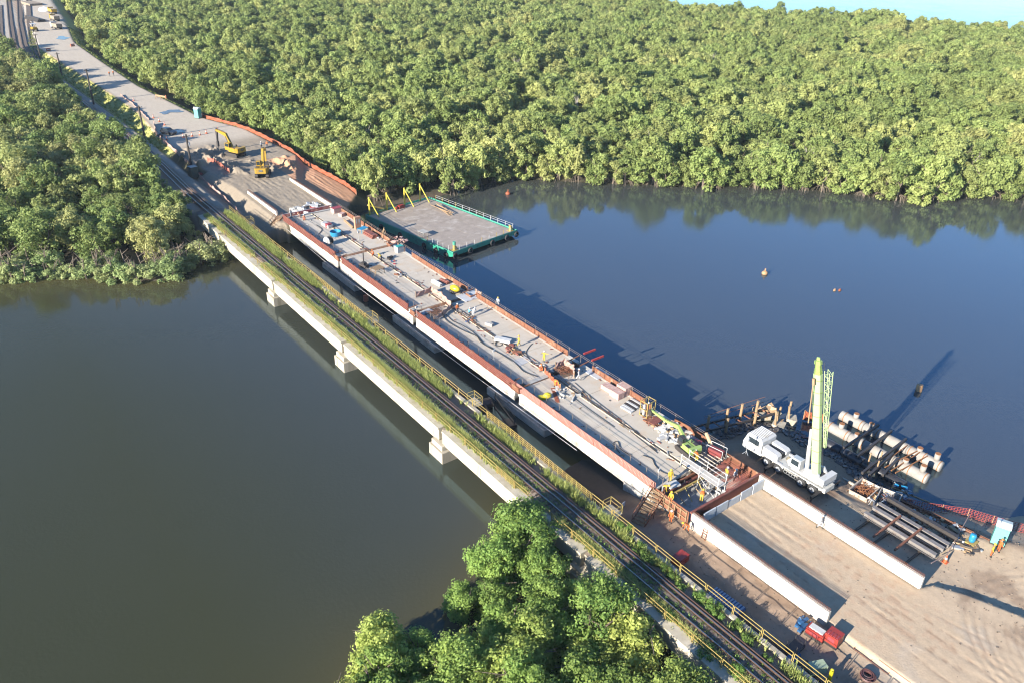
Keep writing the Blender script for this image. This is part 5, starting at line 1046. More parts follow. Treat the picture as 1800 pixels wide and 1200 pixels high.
for j, yj in enumerate((68.5, 94.0, 119.2)):
    nmj = ('nearest the crane', 'at mid bridge', 'near the barge')[j]
    for s, X in ((0, 53.95), (1, 64.0)):
        mb = MB(); mb.b2((X-.7, yj-.95, 3.5), (X+.5, yj+.95, 3.56)); mb.b2((X-.6, yj-.7, 3.56), (X-.52, yj+.7, 4.25)); mb.bar((X-.9, yj-1.0, 4.3), (X+.9, yj-1.0, 4.5), .12); mb.bar((X-.9, yj+1.0, 4.2), (X+.9, yj+1.0, 4.4), .12)
        simple('joint_shutter', mb, form_orange, (0, 0, 0), f'orange timber shutter closing the deck joint {nmj}, {"sunny" if s == 0 else "shaded"} side', 'shutter')
for (a, b, py0, lab) in ((55.0, 57.6, 68.55, 'concrete slab strip laid across the joint nearest the crane'),): mb = MB(); mb.b2((a, py0-.35, 3.86), (b+1.2, py0+.35, 3.95)); simple('cover_slab', mb, grey_conc, (0, 0, 0), lab, 'slab')
# openings in the deck with bent bars
for (px, py, sx, sy, lab) in ((764, 549, 2.2, 2.0, 'rusty reinforcement tangle in the deck opening at mid bridge'), (993, 652, 2.2, 2.4, 'rusty reinforcement in the deck opening by the pale net'), (1000, 650, 1.5, 1.2, 'loose bars on the rim of the deck opening by the pale net')):
    p = dk(px, py); mb = MB(); g2 = random.Random(px); mb.k = 1; mb.box((0, 0, .02), (sx, sy, .03)); mb.k = 0
    for k in range(46): x0, y0 = g2.uniform(-sx/2, sx/2), g2.uniform(-sy/2, sy/2); a = g2.uniform(0, 6.28); l = g2.uniform(.4, 1.1); mb.tube([(x0, y0, .05), (x0+.5*l*math.cos(a), y0+.5*l*math.sin(a), .12+g2.random()*.18), (x0+l*math.cos(a), y0+l*math.sin(a), .06)], .022, 4)
    simple('rebar_tangle', mb, [steel_rust, wood_dark], p, lab, 'rebar')
crate(748, 549, (2.2, 1.1, .1), pale, 'pale plywood sheet beside the deck opening at mid bridge', 'plywood', .15)
crate(826, 521, (3.4, 2.6, .05), M('steel_plate', (.45, .47, .5), (.36, .38, .41), 2, .5), 'grey steel plate covering an opening at mid bridge', 'steel plate', .05); crate(1050, 655, (2.2, 2.4, .05), M('steel_plate', ()), 'grey steel plate beside the joint nearest the crane', 'steel plate', .0); crate(918, 634, (2.2, 1.5, .03), pale, 'pale plastic sheet spread on the deck', 'plastic sheet', .1)
# nets strung around the openings, posts with hung cloth
def net(name, pts, h, mt, label, z=None, mesh=False, sag=.15, post=wood):
    P3 = [Vector((p[0], p[1], (z if z is not None else hgt(p[0], p[1])))) for p in pts]; f = empty(name, P3[0], 0, label, 'net fence')
    for i, (a, b) in enumerate(zip(P3[:-1], P3[1:])):
        a, b = a-P3[0], b-P3[0]; n = 7; mb = MB(); vs = []
        d = b-a; s = Vector((-d.y, d.x, 0)).normalized() if d.length else Vector((1, 0, 0))
        if mesh:
            for k in range(int(d.length/.28)+1): t = k*.28/d.length; c = a+d*min(t, 1); mb.bar(c+s*.05*math.sin(k), c+Vector((0, 0, h))+s*.1*math.cos(k*.7), .07, .03)
            for z_ in np.linspace(.06, h, 6): mb.bar(a+Vector((0, 0, z_)), b+Vector((0, 0, z_)), .05, .025)
        else:
            for k in range(n+1):
                t = k/n; c = a+d*t; w = s*(.12*math.sin(k*1.9+i)); dip = sag*4*t*(1-t)
                vs += [c+w*.6+Vector((0, 0, .04)), c-w+Vector((0, 0, h*.5)), c+w+Vector((0, 0, h-dip))]
            off = s*.02; m_ = len(vs); mb.add(vs+[v+off for v in vs], [f_ for k in range(n) for f_ in ((k*3, k*3+3, k*3+4, k*3+1), (k*3+1, k*3+4, k*3+5, k*3+2), (m_+k*3+1, m_+k*3+4, m_+k*3+3, m_+k*3), (m_+k*3+2, m_+k*3+5, m_+k*3+4, m_+k*3+1))]+[(k*3+2, k*3+5, m_+k*3+5, m_+k*3+2) for k in range(n)])
        mb.build('net_panel', mt, f)
    for c in P3: mb = MB(); c = c-P3[0]; mb.bar(c, c+Vector((0, 0, h+.1)), .06); mb.build('post', post, f)
    return f
net('net_fence', [xy(731, 524), xy(758, 514), xy(776, 524), xy(793, 541)], 1.0, pinknet, 'faded pink net strung along the centre line at mid bridge', D)
net('net_fence', [xy(793, 543), xy(778, 556), xy(763, 566)], .9, pinknet, 'faded pink net closing the opening at mid bridge', D)
net('net_fence', [xy(976, 648), xy(991, 641), xy(1008, 652), xy(1009, 664)], 1.0, pinknet, 'pale pink net around the deck opening nearest the crane', D)
net('net_fence', [xy(957, 655), xy(966, 664), xy(977, 676), xy(985, 684)], .8, orangenet, 'short orange net on the centre line by the joint', D)
net('net_fence', [xy(836, 520), xy(846, 526)], 1.2, pinknet, 'pink net hung on the handrail at mid bridge', D)
mb = MB(); p = dk(976, 694); mb.b2((-.25, -1.7, .01), (.25, 1.7, .03)); simple('orange_mat', mb, orangenet, p, 'orange strip of net lying flat on the deck', 'net', -.5)
# hoses and cables
def hose(pts, r, label, z=D, mt=black):
    P_ = [dk(*q)+Vector((0, 0, r)) for q in pts]; out = []
    for i in range(len(P_)-1):
        for k in range(5): t = k/5; a = P_[max(i-1, 0)]; b = P_[i]; c = P_[i+1]; d = P_[min(i+2, len(P_)-1)]; out.append(.5*((2*b)+(c-a)*t+(2*a-5*b+4*c-d)*t*t+(3*b-a-3*c+d)*t**3))
    out.append(P_[-1]); mb = MB(); mb.tube(out, r, 5); simple('hose', mb, mt, (0, 0, 0), label, 'hose')
hose([(780, 552), (783, 562), (800, 574), (820, 584), (838, 592), (848, 604), (880, 622), (906, 638), (920, 652), (945, 662)], .06, 'long black hose winding along the sunny half of the deck')
hose([(784, 553), (795, 564), (812, 572), (836, 588), (852, 606), (866, 612)], .045, 'thin black hose beside the long one at mid bridge')
hose([(870, 603), (876, 599), (884, 602), (880, 608), (871, 607), (874, 601), (883, 604)], .05, 'coiled black hose by the white block'); hose([(960, 650), (940, 640), (925, 622), (930, 610), (936, 604)], .04, 'thin hose looping across the shaded half of the deck')
hose([(1090, 796), (1078, 780), (1086, 776), (1092, 790), (1110, 800)], .05, 'black hose loop in the shadow of the red formwork'); hose([(1130, 800), (1146, 806), (1152, 818), (1166, 830), (1190, 836)], .05, 'black hose near the worker at the deck end')
hose([(556, 396), (566, 404), (560, 414), (570, 420), (582, 416)], .05, 'black hose trailing past the blue tub'); hose([(1010, 672), (1050, 706), (1090, 736), (1130, 768), (1160, 792)], .035, 'cable laid straight along the centre line'); hose([(1006, 676), (1046, 710), (1086, 740), (1126, 772), (1156, 796)], .035, 'second cable laid along the centre line'); hose([(985, 685), (1010, 700), (1040, 722), (1080, 750)], .035, 'cable beside the timber edge strip')
crate(884, 600, (.8, 2.4, .45), white_paint, 'long white block beside the coiled hose', 'block', .55); crate(860, 572, (.5, 1.2, .4), grey_conc, 'grey power float resting on the centre strip', 'power float', .4)
for (px, py, lab, h) in ((631, 424, 'white floodlight on a stand beside the deck centre line', 1.6), (868, 634, 'white floodlight on a stand behind the sunny formwork', 1.5), (733, 556, 'white floodlight at the joint at mid bridge', 1.4), (1156, 846, 'white floodlight beside the near stairs', 1.5), (1311, 797, 'white floodlight at the near corner of the shaded deck edge', 1.8)):
    p = dk(px, py); f = empty('floodlight', p, .3, lab, 'floodlight'); mb = MB(); mb.bar((0, 0, 0), (0, 0, h), .05); [mb.bar((0, 0, .4), (.4*math.cos(a), .4*math.sin(a), 0), .04) for a in (0, 2.1, 4.2)]; mb.build('stand', alu, f); mb = MB(); mb.box((0, 0, h+.1), (.45, .1, .3)); mb.build('lamp_head', white_paint, f)
g3 = random.Random(91); mb = MB()                         # offcuts, rods and rags strewn over the deck
for k in range(420):
    yy = g3.uniform(46, 141); xx = g3.choice((g3.gauss(59.2, .35), g3.gauss(59.2, .35), g3.gauss(63.5, .3), g3.gauss(54.7, .25), g3.uniform(54.6, 63.8))); mb.k = g3.randrange(5); l = g3.uniform(.08, .55)*(2.2 if abs(xx-59.2) < .8 else 1)
    if 54.4 < xx < 63.9: mb.box((xx, yy, D+.03), (g3.uniform(.04, .14), l, g3.uniform(.03, .1)), rz=g3.gauss(0, .5) if abs(xx-59.2) < .8 else g3.uniform(0, 3.14))
tag(mb.build('litter', [wood, steel_rust, pale, dark_steel, form_red]), 'offcuts and rods strewn over the bridge deck', kind='stuff')
mb = MB()
for k in range(26):
    y0 = g3.uniform(47, 128); x0 = g3.choice((59.15, 59.3, 59.6, 59.75))+g3.uniform(-.05, .05); L_ = g3.uniform(5, 12); mb.tube([(x0+.06*math.sin(i*1.3+k), y0+L_*i/8, D+.05) for i in range(9)], .025, 4)
tag(mb.build('cables', dark_steel), 'thin cables lying along the centre of the deck', kind='stuff')
heap(905, 615, 14, 1.1, [steel_rust, wood, form_red], 'row of rusty timbers on the centre strip', 'timber', 12, h=.25, big=.9); heap(993, 692, 18, 1.2, [pale, wood, grey_conc], 'pale planks and bags on the centre strip by the joint', 'planks', 13, h=.25, big=.9); heap(826, 562, 16, .8, [steel_rust, wood, tarp_blue], 'tools and timbers around the crouching workers', 'tools', 14, h=.3, big=.5); heap(950, 643, 14, .8, [cloth_w, dark_steel, dred], 'tools and bags beside the worker with raised arms', 'tools', 15, h=.3, big=.5)
heap(1255, 858, 22, 1.0, [pale, wood, grey_conc], 'boards and sacks lying in the abutment pit', 'boards', 16, z=2.7, h=.5, big=.7)
heap(525, 371, 30, 1.6, [pale, white_paint, grey_conc], 'white sheets laid along the far end of the deck', 'sheets', 17, z=3.7, h=.2, big=1.0); heap(552, 362, 26, 1.4, [pale, white_paint, dred], 'white and red boards at the far corner of the sand fill', 'boards', 18, z=3.7, h=.2, big=.9)
es = empty('end_shutter', (59, 143.4, 3.4), label='dark red slatted end shutter across the far end of the deck', cat='shutter')
for k in range(40): MB().b2((-5.1+k*.25, -.04, -.6), (-4.95+k*.25, .04, .75)).build('slat', dred, es)
MB().b2((-5.2, .05, .6), (5.2, .15, .8)).build('top_rail', pale, es); MB().b2((-5.2, -1.4, .2), (5.2, -.9, .45)).build('edge_beam', grey_conc, es)

# ------------------------------------------------------------------ workers
def W(pose, px, py, face, v, t, hel, label, z=D): person(pose, at(px, py, z), R(face), v, t, hel, label)
W('bend', 529, 384, 120, 'o', 'n', 'orange', 'orange-vested worker bending over beside the far end shutter'); W('kneel', 537, 388, 60, 'o', 'o', 'white', 'worker in orange crouching at the far end of the deck'); W('stand', 512, 383, 200, 'w', 'g', 'white', 'worker in white standing at the far corner of the deck')
W('kneel', 657, 450, 90, 'o', 'o', 'orange', 'orange-clad worker crouching on the centre line near the barge'); W('bend', 671, 460, 20, 'y', 'n', 'yellow', 'worker in yellow bending over near the slatted table')
W('stand', 804, 552, 180, 'o', 'n', 'white', 'worker in an orange vest standing at mid bridge'); W('kneel', 824, 554, 270, 'b', 'n', 'white', 'worker in blue crouching on the deck at mid bridge'); W('bend', 832, 557, 300, 'w', 'w', 'white', 'worker in white bending beside the crouching one'); W('stand', 875, 541, 300, 'w', 'w', 'yellow', 'worker in pale clothes leaning at the shaded deck edge')
W('walk', 912, 609, 60, 'y', 'y', 'yellow', 'worker in yellow walking alone on the shaded half of the deck'); W('reach', 956, 636, 120, 'y', 'y', 'white', 'worker in yellow with one arm raised'); W('kneel', 954, 653, 40, 'o', 'o', 'orange', 'worker in orange crouching by the orange net'); W('bend', 976, 679, 160, 'y', 'o', 'orange', 'worker in yellow and orange at the open deck joint'); W('walk', 1017, 668, 30, 'w', 'w', 'white', 'worker in white overalls walking past the pale net')
W('stand', 1177, 847, 150, 'y', 'y', 'yellow', 'worker in yellow standing at the near end of the deck'); W('bend', 1224, 812, 330, 'o', 'y', 'white', 'worker in orange bending beside the scaffold'); W('stand', 1275, 843, 250, 'y', 'g', 'white', 'worker in yellow standing on the scaffold platform', 4.36); W('bend', 1164, 865, 200, 'y', 'g', 'yellow', 'worker stooping at the top of the near stairs')
W('stand', 1178, 886, 100, 'y', 'o', 'yellow', 'worker in yellow and orange outside the orange side panel', 3.4); W('stand', 1178, 919, 100, 'o', 'o', 'white', 'worker in orange on the ground below the abutment', hgt(52.3, 40.6)); W('bend', 1209, 934, 60, 'o', 'o', 'yellow', 'worker in orange bending at the corner of the retaining wall', 2.5)
W('bend', 1232, 882, 300, 'o', 'y', 'yellow', 'worker in orange in the bottom of the abutment pit', 2.6); W('bend', 1298, 840, 80, 'o', 'o', 'orange', 'worker in orange among the reinforcement bars', 2.7); W('stand', 1290, 846, 180, 'w', 'n', 'white', 'worker in white beside the reinforcement cage', 2.7)
W('walk', 1440, 928, 200, 'w', 'w', 'white', 'worker in pale clothes walking on the sand beside the white wall', 2.85)
p = onground(1534, 892); person('bend', p, R(40), 'g', 'n', 'white', 'worker in grey stooping beside the open skip'); p = onground(1740, 978); person('stand', p, R(200), 'y', 'o', 'yellow', 'worker in yellow in front of the portable toilet'); p = onground(1753, 970); person('stand', p, R(240), 'o', 'o', 'orange', 'worker in orange beside the portable toilet door')
for px, py, lab in ((193, 135, 'first of two red-shirted people walking on the far road'), (200, 134, 'second of two red-shirted people walking on the far road')): p = onground(px, py, 4.4); person('walk', p, R(170), 'o', 'n', 'white', lab)
p = onground(460, 262, 4); person('stand', p, R(180), 'w', 'n', 'white', 'worker in white by the orange fence behind the excavators'); p = onground(470, 261, 4); person('stand', p, R(150), 'o', 'n', 'orange', 'worker in red by the orange fence behind the excavators')
# ------------------------------------------------------------------ on the water: raft, jetty, pontoon, buoys
pipe_c = M('pile_concrete', (.28, .26, .24), (.205, .19, .175), 1.5, .8, c3=(.33, .305, .275), s3=.6); strap = M('orange_strap', (.30, .125, .04), (.24, .10, .035), 4, .8); black_wet = M('wet_black_steel', (.02, .022, .028), (.03, .03, .035), 2, .35)
rf = empty('pipe_raft', (84, 36.7, 0), label='raft of thick grey pipe floats lashed under dark beams', cat='raft'); RF = Vector((84, 36.7, 0))
for X, y0, y1, z, mt in ((87.7, 43.4, 29.8, .45, pipe_c), (84.2, 43.2, 29.6, .4, pipe_c), (81.0, 42.2, 30.6, .15, black_wet)):
    brk = [y0, y0-3.4, y0-6.3, y0-9.3, y1]
    for a, b in zip(brk[:-1], brk[1:]):
        mb = MB(); n = 16; rr = .68; mb.tube([(X, a-.04, z), (X, a-.10, z), (X, b+.10, z), (X, b+.04, z)], [rr*.9, rr, rr, rr*.9], n); mb.build('pipe_float', mt, rf, True).location = -RF
    if mt is pipe_c:
        for yy, hh in ((y0-2.0, .55), (y0-4.2, .3), (y1+3.0, .35), (y1+.9, .75)):
            mb = MB(); mb.cyl((X, yy, z+.5), (X, yy, z+.72+hh), .34, 12); mb.build('standpipe', pipe_c, rf, True).location = -RF; mb = MB(); mb.cyl((X, yy, z+.722+hh), (X, yy, z+.76+hh), .33, 12); mb.build('standpipe_cap', strap, rf).location = -RF
        for yy in (y0-.7, y0-3.0, y0-5.3, y1+2.2, y1+4.0, y1+.3):
            mb = MB(); mb.torus((X, yy, z), .70, .05, 'Y', 18, 5); mb.build('strap', strap, rf).location = -RF
for (X0, Y0, X1, Y1) in ((80.2, 38.3, 88.2, 38.6), (79.9, 36.4, 88.3, 36.9), (77.6, 34.2, 88.2, 34.9), (77.9, 33.5, 84, 34.2), (79.2, 32.6, 83.5, 33.3)):
    mb = MB(); mb.bar((X0, Y0, 1.38), (X1, Y1, 1.38), .26, .34); mb.build('cross_beam', dark_steel, rf).location = -RF
for k in range(4): mb = MB(); a = random.uniform(30.5, 42); mb.bar((81.2, a, 1.1), (87.4, a+random.uniform(-.6, .6), 1.15), .1, .1); mb.build('tie_timber', strap, rf).location = -RF
for k, (x, y) in enumerate(((80.0, 33.8), (82.0, 34.6), (80.6, 35.2))): mb = MB(); mb.cyl((x, y, .4), (x+.1, y, 2.3), .09, 8); mb.build('timber_post', wood, rf).location = -RF
# broken jetty
jt = empty('broken_jetty', (73.5, 49.6, 0), label='broken rusty jetty on piles sticking out of the water beside the deck', cat='jetty'); JT = Vector((73.5, 49.6, 0))
for dy in (-.7, .7): mb = MB(); mb.bar((66.2, 51.9+dy, 1.15), (79.6, 48.6+dy, 1.25), .2, .26); mb.build('walkway_beam', dark_steel, jt).location = -JT
for k, (x, y, h) in enumerate(((68.0, 51.8, 1.6), (70.6, 51.2, 2.6), (72.3, 49.6, 2.4), (73.4, 50.6, 2.9), (75.4, 50.0, 3.2), (76.3, 48.4, 2.4), (77.9, 49.5, 3.0))): mb = MB(); mb.cyl((x, y, -1), (x, y, h), .17, 10); mb.build('pile', wood if k not in (0,) else steel_rust, jt).location = -JT
for k in range(9): mb = MB(); t = k/8; x = 67+t*12; y = 51.7-t*3; mb.bar((x, y-.75, 1.3), (x+.05, y+.75, 1.3), .12, .1); mb.build('crosspiece', steel_rust, jt).location = -JT
mb = MB(); mb.tube([(70.6, 51.9, 2.1), (73.4, 51.3, 2.3), (75.4, 50.7, 2.6), (79.4, 49.6, 3.0)], .03, 5); mb.tube([(70.6, 51.9, 1.7), (75.4, 50.7, 1.9), (79.4, 49.6, 2.2)], .03, 5); mb.build('handrail', steel_rust, jt).location = -JT
heap(1355, 728, 16, 1.3, [M('tan_card', ()), wood, old_conc], 'tilted block of broken concrete with timbers at the jetty end', 'concrete block', 21, z=.6, h=1.2, big=1.6)
for (px, py, d, rz, lab) in ((1368, 752, (1.7, 1.7, 1.3), .3, 'square pale concrete pile head standing in the water'), (1390, 742, (1.6, 1.4, 1.5), .6, 'leaning concrete pile head with two timber posts')):
    p = at(px, py, 0); b = empty('pile_head', (p.x, p.y, 0), rz, lab, 'concrete block'); mb = MB(); mb.prism([(-d[0]/2, -d[1]/2), (d[0]/2, -d[1]/2+.2), (d[0]/2-.1, d[1]/2), (-d[0]/2+.2, d[1]/2-.1)], -1, d[2]*.55); mb.build('block', old_conc, b)
    mb = MB(); mb.cyl((-.5, .3, .3), (-.3, .6, 2.6), .14, 8); mb.cyl((.6, .5, .3), (.75, .4, 2.7), .14, 8); mb.build('timber_post', wood, b)
net('net_fence', [(83.0, 45.8), (83.6, 45.0), (84.4, 43.9)], 1.5, orangenet, 'orange net on stakes in the water behind the crane', .1)
pt = empty('work_pontoon', (51.2, 69.3, 0), R(-12), 'black steel work pontoon with open frame between the bridges', 'pontoon')
mb = MB(); mb.b2((-1.2, -3.4, .15), (1.2, -1.6, .55)); mb.build('platform', black_wet, pt); mb = MB(); mb.cyl((-1.5, 2.6, .4), (.2, 2.7, .4), .75, 14); mb.build('drum_float', black_wet, pt)
for x in (-1.0, .1, 1.0): MB().bar((x, -3, .5), (x, 3.2, .9), .16).build('frame_beam', black_wet, pt)
mb = MB(); [mb.bar((x, y, .4), (x, y, 1.7), .08) for x, y in ((-1, 3), (1, 3), (1, -3), (0, 1))]; mb.bar((1, -3, 1.6), (1, 3, 1.7), .06); mb.build('guard_frame', black_wet, pt)
tanb = M('tan_float', (.38, .22, .11), (.32, .18, .09), 3, .7)
for (px, py, kind, lab, mt) in ((893, 342, 'b', 'small orange buoy in front of the mangroves', orangenet), (1344, 482, 'b', 'tan buoy alone in the middle of the blue water', tanb), (1467, 511, 's', 'first of a pair of small pale floats on the river', tanb), (1476, 511, 's', 'second of a pair of small pale floats, orange-tipped', orangenet), (1615, 686, 'd', 'tan drum buoy on the water beside the crane shadow', tanb), (643, 529, 'd', 'dull red drum buoy between the two bridges', form_red)):
    p = at(px, py, 0); mb = MB()
    if kind == 'b': mb.ball((0, 0, .2), .55, 12, 8, (1.1, 1, .8)); mb.cyl((0, 0, .5), (0, 0, .95), .12, 8); mb.torus((0, 0, .98), .12, .04, 'X', 10, 5)
    elif kind == 's': mb.ball((0, 0, .05), .3, 8, 6, (1.2, .7, .8)); mb.cyl((0, 0, .2), (0, 0, .4), .06, 6)
    else: mb.cyl((0, 0, -.2), (.12, .1, .9), .42, 14); mb.torus((.04, .03, .2), .42, .03, 'Z', 14, 5); mb.torus((.08, .07, .6), .42, .03, 'Z', 14, 5)
    simple('buoy', mb, mt, p, lab, 'buoy', smooth=(kind == 'b'))
mb = MB(); mb.tube([(53.0, 141, 2.6), (52.9, 120, 1.75), (52.9, 100, 1.7), (52.9, 80, 1.65), (53.0, 56, 1.9)], .035, 5); simple('service_cable', mb, white_paint, (0, 0, 0), 'thin white cable slung along below the sunlit girder', 'cable')

# ------------------------------------------------------------------ near yard
def skip(loc, rz, label, fill, seed):
    s = empty('skip_bin', loc, rz, label, 'skip'); cream = M('cream_steel', (.40, .355, .31), (.32, .28, .24), 2, .7, c3=(.22, .14, .09), s3=1.5)
    for sgn in (-1, 1): mb = MB(); mb.extr([(-1.3, 0), (1.3, 0), (1.55, 1.0), (-1.55, 1.0)], Matrix.Translation((sgn*1.0, 0, 0)), .06); mb.build('side_wall', cream, s); mb = MB(); mb.bar((-1.0, sgn*1.3, .02), (-1.0, sgn*1.55, 1.0), .01); mb.add([(-.97, sgn*1.3, 0), (.97, sgn*1.3, 0), (.97, sgn*1.55, 1.0), (-.97, sgn*1.55, 1.0), (-.97, sgn*1.25, 0), (.97, sgn*1.25, 0), (.97, sgn*1.5, 1.0), (-.97, sgn*1.5, 1.0)], [(0, 1, 2, 3), (4, 7, 6, 5), (3, 2, 6, 7), (0, 4, 5, 1)]); mb.build('end_wall', cream, s)
    MB().b2((-.97, -1.3, .0), (.97, 1.3, .06)).build('floor', cream, s); [MB().bar((sgn*1.05, -1.56, 1.02), (sgn*1.05, 1.56, 1.02), .09).build('rim', cream, s) for sgn in (-1, 1)]
    g = random.Random(seed); mb = MB()
    for k in range(130):
        mb.k = g.randrange(len(fill)); x, y, z = g.uniform(-.8, .8), g.uniform(-1.1, 1.1), .3+g.random()*.6; a = g.uniform(0, 6.28); l = g.uniform(.3, .8)
        mb.tube([(x, y, z), (x+l*.5*math.cos(a), y+l*.5*math.sin(a), z+g.uniform(.0, .3)), (x+l*math.cos(a+.5), y+l*math.sin(a+.5), z-.05)], .022, 4)
    mb.k = 0; mb.b2((-.94, -1.25, .06), (.94, 1.25, .42)); o = simple('scrap_metal', mb, fill, loc, f'tangled scrap lying in the {label.split()[0]} skip', 'scrap', rz)
p = Vector((74.3, 32.0, hgt(74.3, 32.0))); skip(p, R(95), 'cream steel skip heaped with rusty bars beside the raft', [steel_rust, strap], 5)
p = Vector((74.8, 29.5, hgt(74.8, 29.5))); skip(p, R(107), 'open steel skip with mixed rubbish next to the rusty one', [dark_steel, pale, tarp_blue, steel_rust], 6)
bs_ = empty('steel_beam_rack', (70.6, 25.4, 0), label='long grey steel beams on cross bearers behind the white wall', cat='steel beams'); BS = Vector((70.6, 25.4, 0)); gz = hgt(70.6, 25.4)
girder_grey = M('girder_steel', (.20, .185, .175), (.14, .125, .12), 2, .6, c3=(.12, .08, .065), s3=1)
for X in (69.7, 71.2, 72.2, 74.0):
    mb = MB(); z0 = gz+.35; mb.b2((X-.24, 21.6, z0), (X+.24, 29.3, z0+.05)); mb.b2((X-.24, 21.6, z0+.5), (X+.24, 29.3, z0+.56)); mb.b2((X-.03, 21.6, z0+.05), (X+.03, 29.3, z0+.5)); mb.build('i_beam', girder_grey if X != 74.0 else dark_steel, bs_).location = -BS
for Y in (23.0, 26.4, 28.6): mb = MB(); mb.bar((66.9, Y, gz+.18), (74.4, Y+.1, gz+.18), .2, .3); mb.build('bearer', wood_dark, bs_).location = -BS
for Y in (24.3, 26.6): mb = MB(); mb.bar((66.8, Y, gz+1.0), (72.0, Y+.1, gz+1.02), .18, .22); mb.build('top_beam', steel_rust, bs_).location = -BS
for k, (px, py, Ln, rz, n, lab, mt) in enumerate(((1660, 915, 9, 12, 5, 'row of long rusty pipes lying beside the red mesh fence', steel_rust), (1690, 930, 6, 8, 5, 'short rusty pipes piled by the portable toilet', form_orange), (1600, 905, 8, 10, 3, 'brown timbers lying behind the beam rack', wood), (1560, 878, 8, 6, 4, 'weathered planks in front of the skips', wood), (1530, 872, 9, 4, 4, 'long bleached planks beside the truck crane', M('grey_timber', ())), (1650, 893, 10, 14, 2, 'yellowish timbers at the foot of the mesh fence', wood))):
    p = onground(px, py); bundle_o = bundle(px, py, n, Ln, .09, mt, lab, 'pipes' if k < 2 else 'timber', R(rz), z=p.z, square=k > 1)
heap(1612, 905, 30, 1.6, [steel_rust, pale, wood], 'litter of red hose, rags and scrap on the sand by the mesh fence', 'litter', 31, z=2.1, h=.25, big=.5); heap(1665, 935, 40, 1.9, [wood, steel_rust, pale, dark_steel], 'scattered scrap timber behind the beam rack', 'scrap', 32, z=2.1, h=.3, big=.6); heap(1690, 953, 30, 1.3, [alu, wood, dark_steel], 'pile of thin bars and sticks next to the blue barrel', 'scrap', 33, z=2.1, h=.3, big=.7); heap(1580, 862, 24, 1.2, [white_paint, blue, dark_steel], 'white and blue litter at the end of the raft', 'litter', 34, z=.9, h=.4, big=.45)
net('mesh_fence', [(77.0, 28.9), (78.6, 27.4), (80.0, 25.8), (81.2, 23.6), (82.0, 21.4), (82.6, 19.2), (83.4, 16.8)], 1.1, rednet, 'red plastic mesh fence along the water edge of the yard', mesh=True)
def toilet(loc, rz, label, s=1.0):
    t = empty('portable_toilet', loc, rz, label, 'portable toilet'); t.scale = (s,)*3
    MB().b2((-.6, -.6, 0), (.6, .6, .12)).build('base', dark_steel, t); MB().b2((-.56, -.56, .12), (.56, .56, 2.1)).build('cabin', teal_light, t)
    mb = MB(); mb.extr([(-.62, 2.1), (.62, 2.1), (.5, 2.32), (0, 2.4), (-.5, 2.32)], Matrix.Identity(4), 1.24); mb.build('roof', M('white_plastic', (.50, .56, .54), (.46, .51, .49), 3, .4), t)
    d_ = MB().b2((.562, -.4, .2), (.60, .4, 1.95)).build('door', teal, t); MB().b2((.60, .22, 1.0), (.64, .3, 1.15)).build('handle', dark_steel, d_); MB().cyl((-.4, -.4, 2.2), (-.4, -.4, 2.65), .06, 8).build('vent_pipe', white_paint, t)
    for k in range(4): MB().b2((-.5+k*.27, -.585, .3), (-.38+k*.27, -.562, 1.9)).build('wall_rib', teal_light, t)
toilet(Vector((77.6, 19.2, hgt(77.6, 19.2))), R(-70), 'turquoise portable toilet with white roof by the water, near right', 1.1); p = onground(349, 208, 4.4); toilet(p, R(-60), 'turquoise portable toilet beside the far road', 1.2)
p = onground(1707, 952); br = empty('barrel', p, 0, 'blue plastic barrel on a yellow pallet', 'barrel'); mb = MB(); mb.tube([(0, 0, .12), (0, 0, .3), (0, 0, .9), (0, 0, 1.05)], [.27, .31, .31, .26], 14); mb.build('body', blue, br, True); mb = MB(); mb.torus((0, 0, .45), .31, .02, 'Z', 14, 5); mb.torus((0, 0, .8), .31, .02, 'Z', 14, 5); mb.build('hoop', blue, br); MB().b2((-.55, -.5, 0), (.55, .5, .12)).build('pallet', yellow_paint, br)
# cones
cm = MB(); cm.k = 0; cm.tube([(0, 0, .04), (0, 0, .35)], [.19, .125], 12); cm.tube([(0, 0, .55), (0, 0, .8)], [.085, .03], 12); cm.b2((-.24, -.24, 0), (.24, .24, .05)); cm.k = 1; cm.tube([(0, 0, .35), (0, 0, .55)], [.125, .085], 12, cap=False)
cm = cm.mesh('traffic_cone', [M('cone_orange', (.46, .09, .025), (.4, .075, .025), 3, .5), white_paint])
for px, py, lab in ((1661, 987, 'traffic cone in the near yard at the end of the beam rack'), (293.5, 247, 'tall traffic cone in front of the dark car'), (322, 242, 'pale traffic cone next to the utility pole'), (338, 240, 'traffic cone, leftmost of three in a row across the torn road'), (351.5, 238, 'traffic cone, middle of three in a row across the torn road'), (363, 235, 'traffic cone, rightmost of three in a row across the torn road'), (383, 231, 'traffic cone by the orange fence behind the breaker'), (280, 214.5, 'first traffic cone beyond the dark car'), (289.5, 220.5, 'second traffic cone beyond the dark car'), (270, 208, 'farthest traffic cone on the road edge'), (235, 178, 'small traffic cone at the bend of the road')):
    p = onground(px, py, 4); o = obj('traffic_cone', cm, None, p); o.scale = (1.25,)*3 if px < 1000 else (1.1,)*3; tag(o, lab, 'traffic cone', 'traffic cones on the site')
mb = MB(); a = onground(1631, 1005); b = onground(1661, 984); c = onground(1700, 915)
mb.tube([a+Vector((0, 0, 1.2)), b+Vector((0, 0, .8)), c+Vector((0, 0, .9))], .04, 5); simple('barrier_tape', mb, pinknet, (0, 0, 0), 'pink barrier tape strung from the wall end to the scrap', 'tape')
